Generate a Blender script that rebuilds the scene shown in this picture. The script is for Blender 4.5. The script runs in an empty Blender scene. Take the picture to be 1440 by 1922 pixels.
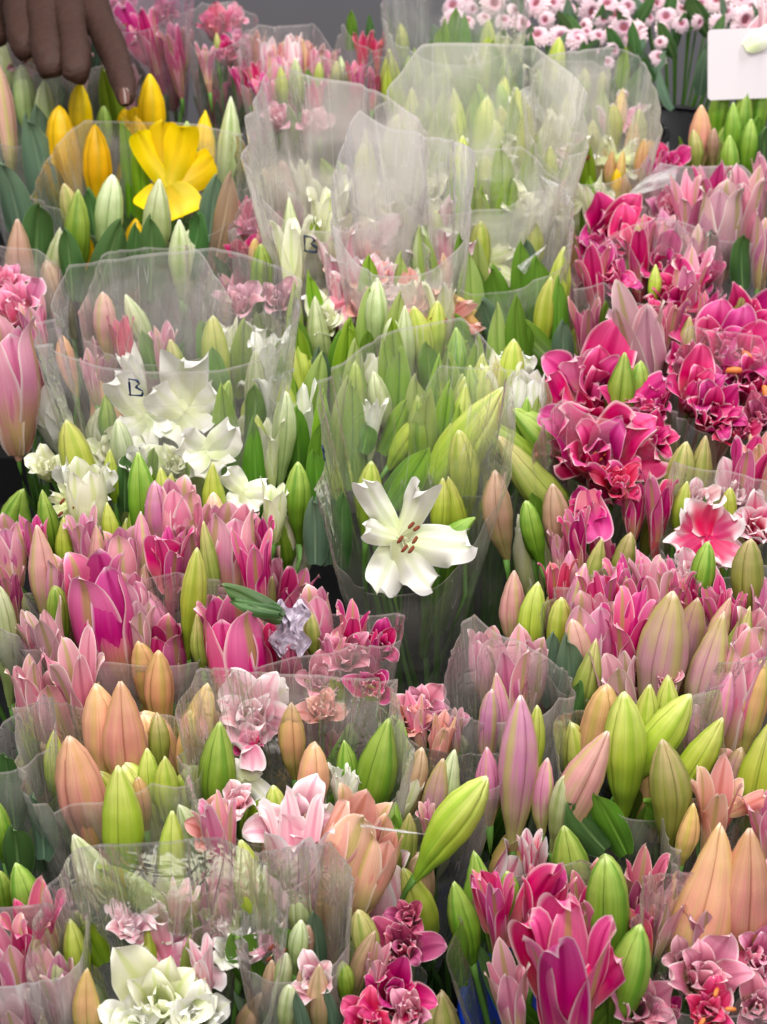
import bpy, math, random
from mathutils import Vector, Matrix, noise
R = math.radians
random.seed(7)
sc = bpy.context.scene
C = sc.collection

# ------------------------------------------------------------ camera
PITCH = R(30); FOVV = R(36)
TANV = math.tan(FOVV/2); TANH = TANV*1440/1922
CAM = Vector((0, 0, 1.775))
FW = Vector((0, math.cos(PITCH), -math.sin(PITCH)))
UP = Vector((0, math.sin(PITCH), math.cos(PITCH)))
RT = Vector((1, 0, 0))
cam = bpy.data.cameras.new('camera'); camo = bpy.data.objects.new('camera', cam)
C.objects.link(camo); camo.location = CAM; camo.rotation_euler = (math.pi/2-PITCH, 0, 0)
cam.sensor_fit = 'VERTICAL'; cam.angle = FOVV; cam.clip_start = .02; cam.clip_end = 60
cam.dof.use_dof = True; cam.dof.focus_distance = 1.62; cam.dof.aperture_fstop = 5.0
sc.camera = camo

# ------------------------------------------------------------ light: market hall lamps
w = bpy.data.worlds.new('World'); sc.world = w; w.use_nodes = True
bg = w.node_tree.nodes['Background']; bg.inputs[0].default_value = (1, .98, .96, 1); bg.inputs[1].default_value = .40
def area(name, loc, target, sx, sy, power, col):
    l = bpy.data.lights.new(name, 'AREA'); l.shape = 'RECTANGLE'; l.size = sx; l.size_y = sy
    l.energy = power; l.color = col
    o = bpy.data.objects.new(name, l); C.objects.link(o); o.location = loc
    o.rotation_euler = (Vector(target)-Vector(loc)).to_track_quat('-Z', 'Y').to_euler()
area('ceiling_tube_light', (-.7, 1.0, 3.4), (0, 1.8, .8), 2.2, .22, 66, (1, .97, .92))
area('ceiling_tube_light', (1.1, 2.6, 3.3), (.1, 1.9, .8), 2.0, .22, 46, (1, .98, .95))
area('ceiling_tube_light', (.4, -.5, 2.9), (0, 1.6, .8), 1.6, .6, 30, (1, .97, .94))
vs = sc.view_settings; vs.view_transform = 'Standard'; vs.look = 'None'; vs.gamma = 1; vs.exposure = .27
sc.cycles.transparent_max_bounces = 40; sc.cycles.max_bounces = 7; sc.cycles.diffuse_bounces = 3
sc.cycles.glossy_bounces = 2; sc.cycles.transmission_bounces = 4
sc.cycles.caustics_reflective = False; sc.cycles.caustics_refractive = False
sc.cycles.use_denoising = True

# ------------------------------------------------------------ where a pixel of the photograph lies on the sloping field of blooms
SL = .2126
def ray(px, py):
    return FW + RT*((px-720)/720*TANH) + UP*((961-py)/961*TANV)
def at(px, py, off=0.0, lift=0.0):
    d = ray(px, py)
    t = (CAM.z - (.85+lift) + SL*1.60)/(-d.z + SL*d.y)
    return CAM + d*t*(1 - off/(t*d.length))
def mpp(p):                                   # metres per photo pixel at a point
    return (p-CAM).dot(FW)*TANH/720

# ------------------------------------------------------------ materials
def lin(h, k=1.0):
    h = h.lstrip('#')
    v = [int(h[i:i+2], 16)/255 for i in (0, 2, 4)]
    return tuple(min(.95, ((c/12.92) if c <= .04045 else ((c+.055)/1.055)**2.4)*k) for c in v)+(1,)
class NT:
    def __init__(s, name):
        s.m = bpy.data.materials.new(name); s.m.use_nodes = True
        s.t = s.m.node_tree; s.t.nodes.clear()
        s.out = s.t.nodes.new('ShaderNodeOutputMaterial')
    def n(s, ty, **kw):
        x = s.t.nodes.new(ty)
        for k, v in kw.items(): setattr(x, k, v)
        return x
    def l(s, a, b): s.t.links.new(a, b)
    def math(s, op, a, b=None, clamp=False):
        x = s.n('ShaderNodeMath', operation=op, use_clamp=clamp)
        for i, v in enumerate((a, b)):
            if v is None: continue
            if isinstance(v, (int, float)): x.inputs[i].default_value = v
            else: s.l(v, x.inputs[i])
        return x.outputs[0]
    def mix(s, f, a, b, mode='MIX'):
        x = s.n('ShaderNodeMix', data_type='RGBA', blend_type=mode)
        for i, v in ((0, f), (6, a), (7, b)):
            if isinstance(v, (int, float, tuple)): x.inputs[i].default_value = v
            else: s.l(v, x.inputs[i])
        return x.outputs[2]
    def ramp(s, f, stops):
        x = s.n('ShaderNodeValToRGB'); e = x.color_ramp.elements
        e[0].position, e[0].color = stops[0]; e[1].position, e[1].color = stops[-1]
        for p, c in stops[1:-1]:
            k = e.new(p); k.color = c
        s.l(f, x.inputs[0]); return x.outputs[0]
    def smooth(s, f, a, b):
        x = s.n('ShaderNodeMapRange', interpolation_type='SMOOTHSTEP')
        s.l(f, x.inputs[0]); x.inputs[1].default_value = a; x.inputs[2].default_value = b
        return x.outputs[0]
    def noise(s, vec, scale, detail=3, rough=.55, dist=0):
        x = s.n('ShaderNodeTexNoise'); x.inputs['Scale'].default_value = scale
        x.inputs['Detail'].default_value = detail; x.inputs['Roughness'].default_value = rough
        x.inputs['Distortion'].default_value = dist
        s.l(vec, x.inputs['Vector']); return x.outputs[0]

BUMP = .25
def tepal(name, base, mid, tip, rib, edge, ribw=.10, edgew=.10, streak=.22, tr=.22, gloss=.42, spots=None, groove=None, ribv=1.0):
    """petal / bud / leaf skin: pigment laid along (v) and across (u) the tepal"""
    s = NT(name)
    uv = s.n('ShaderNodeTexCoord').outputs['UV']
    sep = s.n('ShaderNodeSeparateXYZ'); s.l(uv, sep.inputs[0])
    u, v = sep.outputs[0], sep.outputs[1]
    rnd = s.n('ShaderNodeObjectInfo').outputs['Random']
    c = s.math('ABSOLUTE', s.math('SUBTRACT', s.math('MULTIPLY', u, 2), 1))
    # slightly wandering v so the colour zones are not straight
    mp = s.n('ShaderNodeMapping'); mp.inputs['Scale'].default_value = (9, 1.2, 1); s.l(uv, mp.inputs[0])
    cmb = s.n('ShaderNodeCombineXYZ'); s.l(s.math('MULTIPLY', rnd, 37), cmb.inputs[0]); s.l(s.math('MULTIPLY', rnd, 91), cmb.inputs[2])
    s.l(cmb.outputs[0], mp.inputs['Location'])
    n1 = s.noise(mp.outputs[0], 1.0, 4)
    vv = s.math('ADD', v, s.math('MULTIPLY', s.math('SUBTRACT', n1, .5), .75 if groove else .4))
    col = s.ramp(vv, [(0, lin(base)), (.22, lin(base)), (.55, lin(mid)), (.98, lin(tip))])
    # rib
    rf = s.math('MULTIPLY', s.math('SUBTRACT', 1.0, s.smooth(c, ribw*.35, ribw*1.8)), .75*ribv)
    col = s.mix(rf, col, lin(rib))
    # pigment streaks
    mp2 = s.n('ShaderNodeMapping'); mp2.inputs['Scale'].default_value = (46, 1.6, 1); s.l(uv, mp2.inputs[0]); s.l(cmb.outputs[0], mp2.inputs['Location'])
    n2 = s.noise(mp2.outputs[0], 1.0, 3, .6)
    sf = s.math('ADD', 1-streak, s.math('MULTIPLY', n2, streak*2))
    mulc = s.n('ShaderNodeCombineXYZ')
    for i in range(3): s.l(sf, mulc.inputs[i])
    col = s.mix(1.0, col, mulc.outputs[0], 'MULTIPLY')
    if groove:
        g = s.math('MULTIPLY', s.smooth(c, .93, .99), .6)
        col = s.mix(g, col, lin(groove))
        g2 = s.math('MULTIPLY', s.math('SUBTRACT', 1, s.smooth(s.math('ABSOLUTE', s.math('SUBTRACT', c, ribw*2.1)), .0, .04)), .22)
        col = s.mix(g2, col, lin(groove))
    if groove:
        vo = s.n('ShaderNodeTexVoronoi'); vo.inputs['Scale'].default_value = 1.0; s.l(mp2.outputs[0], vo.inputs['Vector'])
        mp3 = s.n('ShaderNodeMapping'); mp3.inputs['Scale'].default_value = (14, 30, 1); s.l(uv, mp3.inputs[0]); s.l(cmb.outputs[0], mp3.inputs['Location']); s.l(mp3.outputs[0], vo.inputs['Vector'])
        sk = s.math('MULTIPLY', s.math('LESS_THAN', vo.outputs['Distance'], .10), s.math('GREATER_THAN', n1, .5))
        col = s.mix(s.math('MULTIPLY', sk, .45), col, lin('#7a5a34'))
        blo = s.noise(mp3.outputs[0], .12, 3)
        col = s.mix(s.math('MULTIPLY', s.smooth(blo, .5, .75), .35), col, lin(rib))
    if edge:
        ef = s.math('MULTIPLY', s.smooth(s.math('ADD', c, s.math('MULTIPLY', s.math('SUBTRACT', n1, .5), .12)), 1-edgew*1.5, 1-edgew*.05), .74)
        if groove: ef = s.math('MULTIPLY', ef, .0)
        col = s.mix(ef, col, lin(edge))
        tf = s.smooth(v, .955, .995)
        col = s.mix(s.math('MULTIPLY', tf, .6), col, lin(edge))
    if spots:
        vo = s.n('ShaderNodeTexVoronoi'); vo.inputs['Scale'].default_value = 26; s.l(uv, vo.inputs['Vector'])
        sp = s.math('MULTIPLY', s.math('LESS_THAN', vo.outputs['Distance'], .16), s.math('LESS_THAN', v, .45))
        col = s.mix(sp, col, lin(spots))
    hs = s.n('ShaderNodeHueSaturation'); s.l(col, hs.inputs['Color'])
    s.l(s.math('ADD', .485, s.math('MULTIPLY', rnd, .03)), hs.inputs['Hue'])
    s.l(s.math('ADD', .82, s.math('MULTIPLY', rnd, .34)), hs.inputs['Value'])
    hs.inputs['Saturation'].default_value = 1.06
    col = hs.outputs[0]
    p = s.n('ShaderNodeBsdfPrincipled'); s.l(col, p.inputs['Base Color'])
    p.inputs['Roughness'].default_value = gloss; p.inputs['Specular IOR Level'].default_value = .35
    bp = s.n('ShaderNodeBump'); bp.inputs['Strength'].default_value = BUMP; bp.inputs['Distance'].default_value = .0015
    s.l(s.math('ADD', n2, n1), bp.inputs['Height']); s.l(bp.outputs[0], p.inputs['Normal'])
    t = s.n('ShaderNodeBsdfTranslucent'); s.l(col, t.inputs[0])
    mx = s.n('ShaderNodeMixShader'); mx.inputs[0].default_value = tr
    s.l(p.outputs[0], mx.inputs[1]); s.l(t.outputs[0], mx.inputs[2]); s.l(mx.outputs[0], s.out.inputs[0])
    return s.m
K = {}
K['magenta'] = tepal('magenta_petal', '#c4606c', '#bc2466', '#d4548c', '#9c2054', '#fadfe2', edgew=.14)
K['hot'] = tepal('hot_pink_petal', '#d87c88', '#cf307c', '#e068a0', '#b02868', '#fadbe4', edgew=.12)
K['red'] = tepal('crimson_petal', '#cc6468', '#cf3c6c', '#dd6690', '#b02c56', '#f6c8cc')
K['pink'] = tepal('pink_petal', '#dcae94', '#e07ca4', '#ecA6c0', '#cc6c90', '#fdecec', edgew=.16)
K['dusty'] = tepal('dusty_pink_petal', '#c4ac84', '#d4829e', '#e2a4b6', '#b86884', '#f8e8e6', edgew=.14)
K['mauve'] = tepal('mauve_petal', '#c4a890', '#d297a8', '#e0b0bc', '#b88090', '#f6e4e4', edgew=.14)
K['plum'] = tepal('plum_petal', '#ac7478', '#b24a70', '#c87090', '#8c3456', '#f0ccd0')
K['salmon'] = tepal('salmon_petal', '#d9b48c', '#e39a92', '#edb4ac', '#cc8070', '#f9e0d4')
K['blushwhite'] = tepal('blush_white_petal', '#e58aa4', '#f0b4c4', '#f8e2e4', '#e69ab0', '#ffffff', edgew=.3)
K['whitepink'] = tepal('white_petal_with_pink_heart', '#d83a70', '#e2658c', '#f4dce0', '#d04878', '#fffafa', edgew=.42)
for k_, a_ in dict(magenta=('#c8946c', '#cf5688', '#dc84a4', '#a8985a', '#f8dedc'), hot=('#cf9c74', '#d45490', '#e284ac', '#a89850', '#f8dcdc'), red=('#c8885c', '#cc4c70', '#d87890', '#a88c4c', '#f4d0c8'),
                    pink=('#d8b484', '#e094ac', '#ecb4c0', '#b8ac68', '#fcecE8'), dusty=('#c4b078', '#cf90a0', '#dcb0b4', '#a8a05c', '#f6e8e0'), mauve=('#bcac7c', '#c89ca4', '#d8b4b4', '#a09c5c', '#f0e4dc'),
                    plum=('#a88460', '#ac5872', '#c0808c', '#8c804c', '#ecd0c8'), salmon=('#d4bc84', '#e4ac98', '#ecc4ac', '#bcac68', '#f8e8d8')).items():
    K[k_+'_outer'] = tepal(k_+'_outer_tepal', *a_, ribw=.13, edgew=.12, streak=.28, tr=.16)
K['white'] = tepal('white_petal', '#dfe6b8', '#f0efe6', '#f6f4f0', '#e0e6c4', '#ffffff', streak=.06)
K['cream'] = tepal('cream_petal', '#dfe8a0', '#eef0c8', '#f6f4e2', '#d8e49c', '#fffef0', streak=.08)
K['yellow'] = tepal('yellow_petal', '#d0b818', '#f8d010', '#fada1c', '#e2bc08', '#fae040', streak=.10)
# bud skins (groove = dark seam between the tepals)
K['b_green'] = tepal('green_bud_skin', '#5a7f28', '#7d9e3c', '#a8be64', '#54822a', '#cfdc9a', ribw=.16, groove='#35561a', tr=.08)
K['b_lime'] = tepal('lime_bud_skin', '#8fae40', '#b4c452', '#cfd07c', '#94ac3c', '#e9ecc0', ribw=.16, groove='#6a7c24', tr=.1)
K['b_pale'] = tepal('pale_green_bud_skin', '#94a868', '#b0bc84', '#dde2bc', '#8ca05c', '#f6f6e4', ribw=.14, groove='#5f7440', tr=.1)
K['b_olive'] = tepal('olive_bud_skin', '#76843c', '#9aa254', '#c8b884', '#7c8c3c', '#ead9b8', ribw=.2, groove='#4e5c24', tr=.08)
K['b_peach'] = tepal('peach_bud_skin', '#c2bc6c', '#e6b488', '#e2c084', '#c0b060', '#f6e4c4', ribw=.2, groove='#8c6a34', tr=.1)
K['b_orange'] = tepal('pink_orange_bud_skin', '#ccbc7c', '#eba996', '#e8c094', '#d4ae70', '#f8e0cc', ribw=.14, groove='#9c6048', tr=.1, ribv=.8)
K['b_blush'] = tepal('blush_bud_skin', '#bcbc78', '#e8b0aa', '#ecc4b0', '#c8bc74', '#fcece0', ribw=.16, groove='#ac7068', tr=.12)
K['b_pink'] = tepal('pink_bud_skin', '#bcb078', '#da84ac', '#e6a6c0', '#c8a080', '#f8dce0', ribw=.12, groove='#b0507c', tr=.12)
K['b_stripe'] = tepal('striped_pink_bud_skin', '#c0c07c', '#d890b4', '#e4aac0', '#c2be70', '#fae8e4', ribw=.2, groove='#b05488', tr=.12)
K['b_mauve'] = tepal('mauve_bud_skin', '#a8a070', '#bc8c9c', '#bca478', '#a89c60', '#ead4c8', ribw=.22, groove='#8c5c6c', tr=.1)
K['b_yellow'] = tepal('yellow_bud_skin', '#c4b41c', '#efbc10', '#f2c818', '#c9aa10', '#f8dc58', ribw=.12, groove='#9c8408', tr=.1)
K['b_brown'] = tepal('brownish_pink_bud_skin', '#98905c', '#b8937c', '#c8a890', '#94805c', '#e8d4c4', ribw=.2, groove='#785a44', tr=.08)
# leaves
K['leaf'] = tepal('green_leaf', '#4a6c28', '#638c34', '#7ca048', '#83aa4c', '#8cb050', ribw=.05, edgew=.04, streak=.3, tr=.28, gloss=.38)
K['leaf_bright'] = tepal('bright_green_leaf', '#668a2a', '#82a636', '#9ab84c', '#4c7c1c', '#b4cc70', ribw=.05, edgew=.06, streak=.3, tr=.28, gloss=.35)
K['leaf_pale'] = tepal('pale_yellow_green_leaf', '#84a04c', '#a2ba64', '#bccb84', '#88a450', '#d4dca4', ribw=.05, edgew=.05, streak=.3, tr=.3, gloss=.35)
K['leaf_dark'] = tepal('dark_green_leaf', '#34502a', '#48693a', '#5a7c48', '#6c8a56', '#76966a', ribw=.05, edgew=.04, streak=.3, tr=.15, gloss=.4)
K['leaf_grey'] = tepal('grey_green_leaf', '#4c6450', '#5f7862', '#728a70', '#7e9478', '#8ca088', ribw=.05, edgew=.04, streak=.25, tr=.15, gloss=.45)
K['leaf_brown'] = tepal('pinkish_brown_leaf', '#7c6450', '#9a7c68', '#b09484', '#b8a088', '#c8b09c', ribw=.05, edgew=.05, streak=.25, tr=.15, gloss=.5)

def plain(name, col, rough=.5, nscale=30, namt=.15, bump=.1, spec=.4, tr=0, metal=0):
    s = NT(name); ob = s.n('ShaderNodeTexCoord').outputs['Object']
    n = s.noise(ob, nscale, 4)
    f = s.math('ADD', 1-namt, s.math('MULTIPLY', n, 2*namt))
    cb = s.n('ShaderNodeCombineXYZ')
    for i in range(3): s.l(f, cb.inputs[i])
    c = s.mix(1.0, lin(col), cb.outputs[0], 'MULTIPLY')
    p = s.n('ShaderNodeBsdfPrincipled'); s.l(c, p.inputs['Base Color']); p.inputs['Roughness'].default_value = rough
    p.inputs['Specular IOR Level'].default_value = spec; p.inputs['Metallic'].default_value = metal
    b = s.n('ShaderNodeBump'); b.inputs['Strength'].default_value = bump; b.inputs['Distance'].default_value = .002
    s.l(n, b.inputs['Height']); s.l(b.outputs[0], p.inputs['Normal'])
    s.l(p.outputs[0], s.out.inputs[0]); return s.m
K['stem'] = plain('green_stem', '#5c8a38', .5)
K['anther'] = plain('rust_anther', '#7a3820', .8)
K['filament'] = plain('pale_filament', '#dfe2b4', .5)
K['orange'] = plain('orange_stamen', '#d07a3c', .5)
K['floor'] = plain('dark_floor', '#08080a', .6, 6, .3)
K['stand'] = plain('dark_stand', '#08080b', .6, 9, .25)
K['bucket'] = plain('black_plastic', '#101016', .35, 12, .2)
K['blue'] = plain('blue_plastic', '#0a3cc0', .35, 12, .1)
K['wall'] = plain('grey_panel', '#77757c', .5, 3, .06)
K['paper'] = plain('white_card', '#d6ced4', .6, 8, .02)
K['ink'] = plain('navy_ink', '#10284e', .5, 30, .05)
K['skin'] = plain('brown_skin', '#361d13', .72, 90, .3, .9)
K['nail'] = plain('finger_nail', '#5a382e', .3, 20, .05)
K['daisy'] = tepal('pale_pink_ray_floret', '#cc8ea8', '#e6bccb', '#f4dfe4', '#e0b0c0', '#fbf0f0', ribw=.05, tr=.15)
K['eye'] = plain('chrysanthemum_eye', '#8a4a52', .8, 60, .3)
K['foil'] = plain('crumpled_silver_film', '#c8bccb', .25, 30, .15, .5, .8)

FILM = {}; MILK = 1.75
def film(milk, tint='#f4eeee', streaks=.5, gloss=.15):
    key = (milk, tint, streaks)
    if key in FILM: return FILM[key]
    s = NT('clear_cellophane')
    tc = s.n('ShaderNodeTexCoord'); uv = tc.outputs['UV']
    rnd = s.n('ShaderNodeObjectInfo').outputs['Random']
    sep = s.n('ShaderNodeSeparateXYZ'); s.l(uv, sep.inputs[0]); v = sep.outputs[1]
    cmb = s.n('ShaderNodeCombineXYZ'); s.l(s.math('MULTIPLY', rnd, 53), cmb.inputs[0]); s.l(s.math('MULTIPLY', rnd, 17), cmb.inputs[1])
    def nz(sx, sy, det, dist=0):
        mp = s.n('ShaderNodeMapping'); mp.inputs['Scale'].default_value = (sx, sy, 1); s.l(uv, mp.inputs[0]); s.l(cmb.outputs[0], mp.inputs['Location'])
        return s.noise(mp.outputs[0], 1.0, det, .55, dist)
    soft = nz(7, 4, 3, .6)
    thin = s.smooth(nz(46, 2.2, 4, .5), .56, .78)
    cr = s.smooth(nz(22, 9, 5, 1.6), .60, .74)
    lw = s.n('ShaderNodeLayerWeight'); lw.inputs[0].default_value = .22
    f = s.math('MULTIPLY', s.math('MULTIPLY', s.smooth(soft, .25, .75), 1.5), milk)
    f = s.math('ADD', f, s.math('MULTIPLY', thin, milk*streaks*.9+.015))
    f = s.math('ADD', f, s.math('MULTIPLY', cr, milk*streaks*.55+.015))
    f = s.math('ADD', f, s.math('MULTIPLY', lw.outputs['Facing'], .12+milk*.4))
    def ridge(sx, sy, w_, det=2, dist=0):
        r_ = s.math('ABSOLUTE', s.math('SUBTRACT', nz(sx, sy, det, dist), .5))
        return s.math('SUBTRACT', 1, s.smooth(r_, 0, w_))
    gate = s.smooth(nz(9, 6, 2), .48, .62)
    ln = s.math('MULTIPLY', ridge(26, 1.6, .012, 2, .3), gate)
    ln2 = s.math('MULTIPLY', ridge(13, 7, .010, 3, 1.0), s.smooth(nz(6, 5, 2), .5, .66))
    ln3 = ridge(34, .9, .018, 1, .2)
    f = s.math('ADD', f, s.math('MULTIPLY', ln, .30)); f = s.math('ADD', f, s.math('MULTIPLY', ln2, .12))  # crease highlights painted into the opacity as thin white lines
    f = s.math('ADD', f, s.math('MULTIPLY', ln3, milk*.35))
    rim = s.smooth(v, .990, .997)
    f = s.math('ADD', f, s.math('MULTIPLY', rim, .26), True)  # mouth edge painted whiter, for the light a film edge catches
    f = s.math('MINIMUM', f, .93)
    d = s.n('ShaderNodeBsdfDiffuse'); d.inputs[0].default_value = lin(tint)
    t = s.n('ShaderNodeBsdfTranslucent'); t.inputs[0].default_value = lin(tint)
    b = s.n('ShaderNodeMixShader'); b.inputs[0].default_value = .5; s.l(d.outputs[0], b.inputs[1]); s.l(t.outputs[0], b.inputs[2])
    g = s.n('ShaderNodeBsdfGlossy'); g.inputs['Roughness'].default_value = gloss; g.inputs[0].default_value = (.95, .95, 1, 1)
    bm = s.n('ShaderNodeBump'); bm.inputs['Strength'].default_value = .45; bm.inputs['Distance'].default_value = .006
    s.l(s.math('ADD', s.math('ADD', nz(30, 4, 3, 1.2), s.math('MULTIPLY', soft, 1.4)), s.math('ADD', s.math('MULTIPLY', ln3, .25), s.math('MULTIPLY', ridge(16, 9, .09, 2, 1.2), .12))), bm.inputs['Height']); s.l(bm.outputs[0], g.inputs['Normal'])
    tp = s.n('ShaderNodeBsdfTransparent')
    m1 = s.n('ShaderNodeMixShader'); s.l(f, m1.inputs[0]); s.l(tp.outputs[0], m1.inputs[1]); s.l(b.outputs[0], m1.inputs[2])
    fr = s.n('ShaderNodeFresnel'); fr.inputs[0].default_value = 1.45; s.l(bm.outputs[0], fr.inputs['Normal'])
    m2 = s.n('ShaderNodeMixShader'); s.l(s.math('MINIMUM', s.math('MULTIPLY', fr.outputs[0], 1.1), .55), m2.inputs[0])
    s.l(m1.outputs[0], m2.inputs[1]); s.l(g.outputs[0], m2.inputs[2]); s.l(m2.outputs[0], s.out.inputs[0])
    FILM[key] = s.m; return s.m

# ------------------------------------------------------------ meshes
def mesh_from(name, verts, faces, uvs, mat, smooth=True):
    me = bpy.data.meshes.new(name); me.from_pydata([tuple(v) for v in verts], [], faces)
    if uvs is not None:
        ul = me.uv_layers.new(name='UVMap')
        for i, f in enumerate(faces):
            for j in range(len(f)):
                ul.data[me.polygons[i].loop_start+j].uv = uvs[i][j]
    if mat: me.materials.append(mat)
    if smooth: me.polygons.foreach_set('use_smooth', [True]*len(me.polygons))
    me.update(); return me
def interp(pts, t):
    for (a, x), (b, y) in zip(pts, pts[1:]):
        if t <= b:
            k = (t-a)/(b-a); k = k*k*(3-2*k)*.5+k*.5
            return x+(y-x)*k
    return pts[-1][1]
CACHE = {}
BUDP = [[(0, .20), (.10, .42), (.28, .80), (.48, 1), (.64, .95), (.80, .70), (.91, .40), (.97, .20), (1, .07)],
        [(0, .18), (.12, .40), (.34, .80), (.56, 1), (.72, .93), (.86, .66), (.94, .38), (.98, .20), (1, .07)],
        [(0, .24), (.1, .52), (.26, .88), (.42, 1), (.60, .90), (.78, .62), (.90, .36), (.97, .18), (1, .06)],
        [(0, .22), (.14, .46), (.36, .84), (.58, 1), (.75, .92), (.88, .68), (.955, .40), (.985, .24), (1, .09)]]
def bud_mesh(kind, var):
    key = ('bud', kind, var)
    if key in CACHE: return CACHE[key]
    rs = random.Random(var*31+5); prof = BUDP[var % 4]
    NS, NV = 42, 22; bend = rs.uniform(-.8, .8); twist = rs.uniform(-.35, .35); ph = rs.uniform(0, 6.28)
    vs_, fs, us = [], [], []
    cuts = [rs.uniform(-.018, .018) for _ in range(3)]
    for i in range(NV+1):
        t = i/NV; t = t+.06*math.sin(math.pi*2*t)*-1*.4
        t = min(max(t, 0), 1); r = interp(prof, t)
        for j in range(NS):
            a = j/NS*2*math.pi; q = (j/NS*3) % 1.0; k = int(j/NS*3) % 3
            ds = min(q, 1-q)                       # 0 at a seam
            rib = abs(q-.5)
            s_ = 1 - .13*math.exp(-(ds/.04)**2) + .055*math.cos((q-.5)*2*math.pi) + .045*math.exp(-(rib/.07)**2) - .04*math.exp(-((rib-.13)/.05)**2)
            s_ += .035*(k-1)+.02*math.sin(9*t+k*2.1+var)
            rr = r*s_*(1+.02*math.sin(7*t+k*2))
            rr *= 1+.09*noise.noise(Vector((math.cos(a)*1.1+var*3.3, math.sin(a)*1.1, t*2.2)))
            aa = a+twist*t+ph
            z = t + cuts[k]*max(0, t-.8)*5 - (.03*math.exp(-(ds/.05)**2) if t > .9 else 0)
            vs_.append((rr*math.cos(aa)+bend*(t-.5)**2*1.6-bend*.2, rr*math.sin(aa), z))
    for i in range(NV):
        for j in range(NS):
            j2 = (j+1) % NS
            fs.append((i*NS+j, i*NS+j2, (i+1)*NS+j2, (i+1)*NS+j))
            q0 = (j % (NS//3))/(NS//3); q1 = q0+3/NS
            v0, v1 = i/NV, (i+1)/NV
            us.append(((q0, v0), (q1, v0), (q1, v1), (q0, v1)))
    top = len(vs_); vs_.append((bend*.2, 0, 1.004))
    for j in range(NS):
        fs.append((NV*NS+j, NV*NS+(j+1) % NS, top)); us.append(((.5, .99), (.5, .99), (.5, 1)))
    me = mesh_from('bud', vs_, fs, us, K[kind]); CACHE[key] = me; return me

def shape_w(t, ty):
    if ty == 'lance': return max(.02, math.sin(math.pi*min(1, t*.93+.07)**.85))**.8*(1-.1*t)
    if ty == 'oval':  return 1.30*(t+.05)**.5*max(0, 1-t**2.7)**.72+.03
    return 1.36*(t+.06)**.55*max(0, 1-t**2.4)**.8+.03
def strip(rs, L, W, path, cup, ruffle, freq, ty='petal', NU=11, NVV=22, tipcurl=0, notch=0):
    """grid of points of one tepal. path(t)->(pos Vector2 (r,z), outward normal angle)"""
    ph = rs.uniform(0, 6.28); ph2 = rs.uniform(0, 6.28); asym = rs.uniform(-.25, .25)
    P = []
    for i in range(NVV):
        t = i/(NVV-1); (r, z, nr, nz, rho) = path(t)
        w = W*shape_w(t, ty)
        for j in range(NU):
            c = 2*j/(NU-1)-1; c = math.copysign(abs(c)**.8, c)
            w2 = w*(1+asym*.3*c)
            ang = w2*c/rho; 
            if abs(ang) > 2.2: ang = math.copysign(2.2, ang)
            x = rho*math.sin(ang) if abs(w2*c/rho) <= 2.2 else rho*math.sin(ang)
            inw = rho*(1-math.cos(ang))
            e = abs(c)**2.2
            ruf = ruffle*e*min(1, t*1.8)*(math.sin(freq*t*6.28+ph+(2.1 if c > 0 else 0))+.35*math.sin(freq*1.9*t*6.28+ph2+c))
            lat = ruffle*.22*e*t*math.sin(freq*1.1*t*6.28+ph2)
            off = -inw+ruf - .045*W*math.exp(-(c/.12)**2)
            P.append((r+nr*off, x+lat*math.copysign(1, c), z+nz*off+notch*e*0))
    F, U = [], []
    for i in range(NVV-1):
        for j in range(NU-1):
            a = i*NU+j; F.append((a, a+1, a+NU+1, a+NU))
            u0, u1 = j/(NU-1), (j+1)/(NU-1); v0, v1 = i/(NVV-1), (i+1)/(NVV-1)
            U.append(((u0, v0), (u1, v0), (u1, v1), (u0, v1)))
    return P, F, U
def path_curve(L, r0, angs, rho0, rho1, n=40):
    """angs: list of (t, angle from the axis); integrates the midline"""
    pts = [(r0, 0.0)]; A = []
    for i in range(n):
        a = interp(angs, (i+.5)/n); A.append(a)
        r, z = pts[-1]; pts.append((r+math.sin(a)*L/n, z+math.cos(a)*L/n))
    A.append(A[-1])
    def f(t):
        k = min(n-1, int(t*n)); q = t*n-k
        r = pts[k][0]*(1-q)+pts[k+1][0]*q; z = pts[k][1]*(1-q)+pts[k+1][1]*q
        a = A[k]*(1-q)+A[k+1]*q
        return r, z, math.cos(a), -math.sin(a), rho0+(rho1-rho0)*t**1.3
    return f
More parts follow.
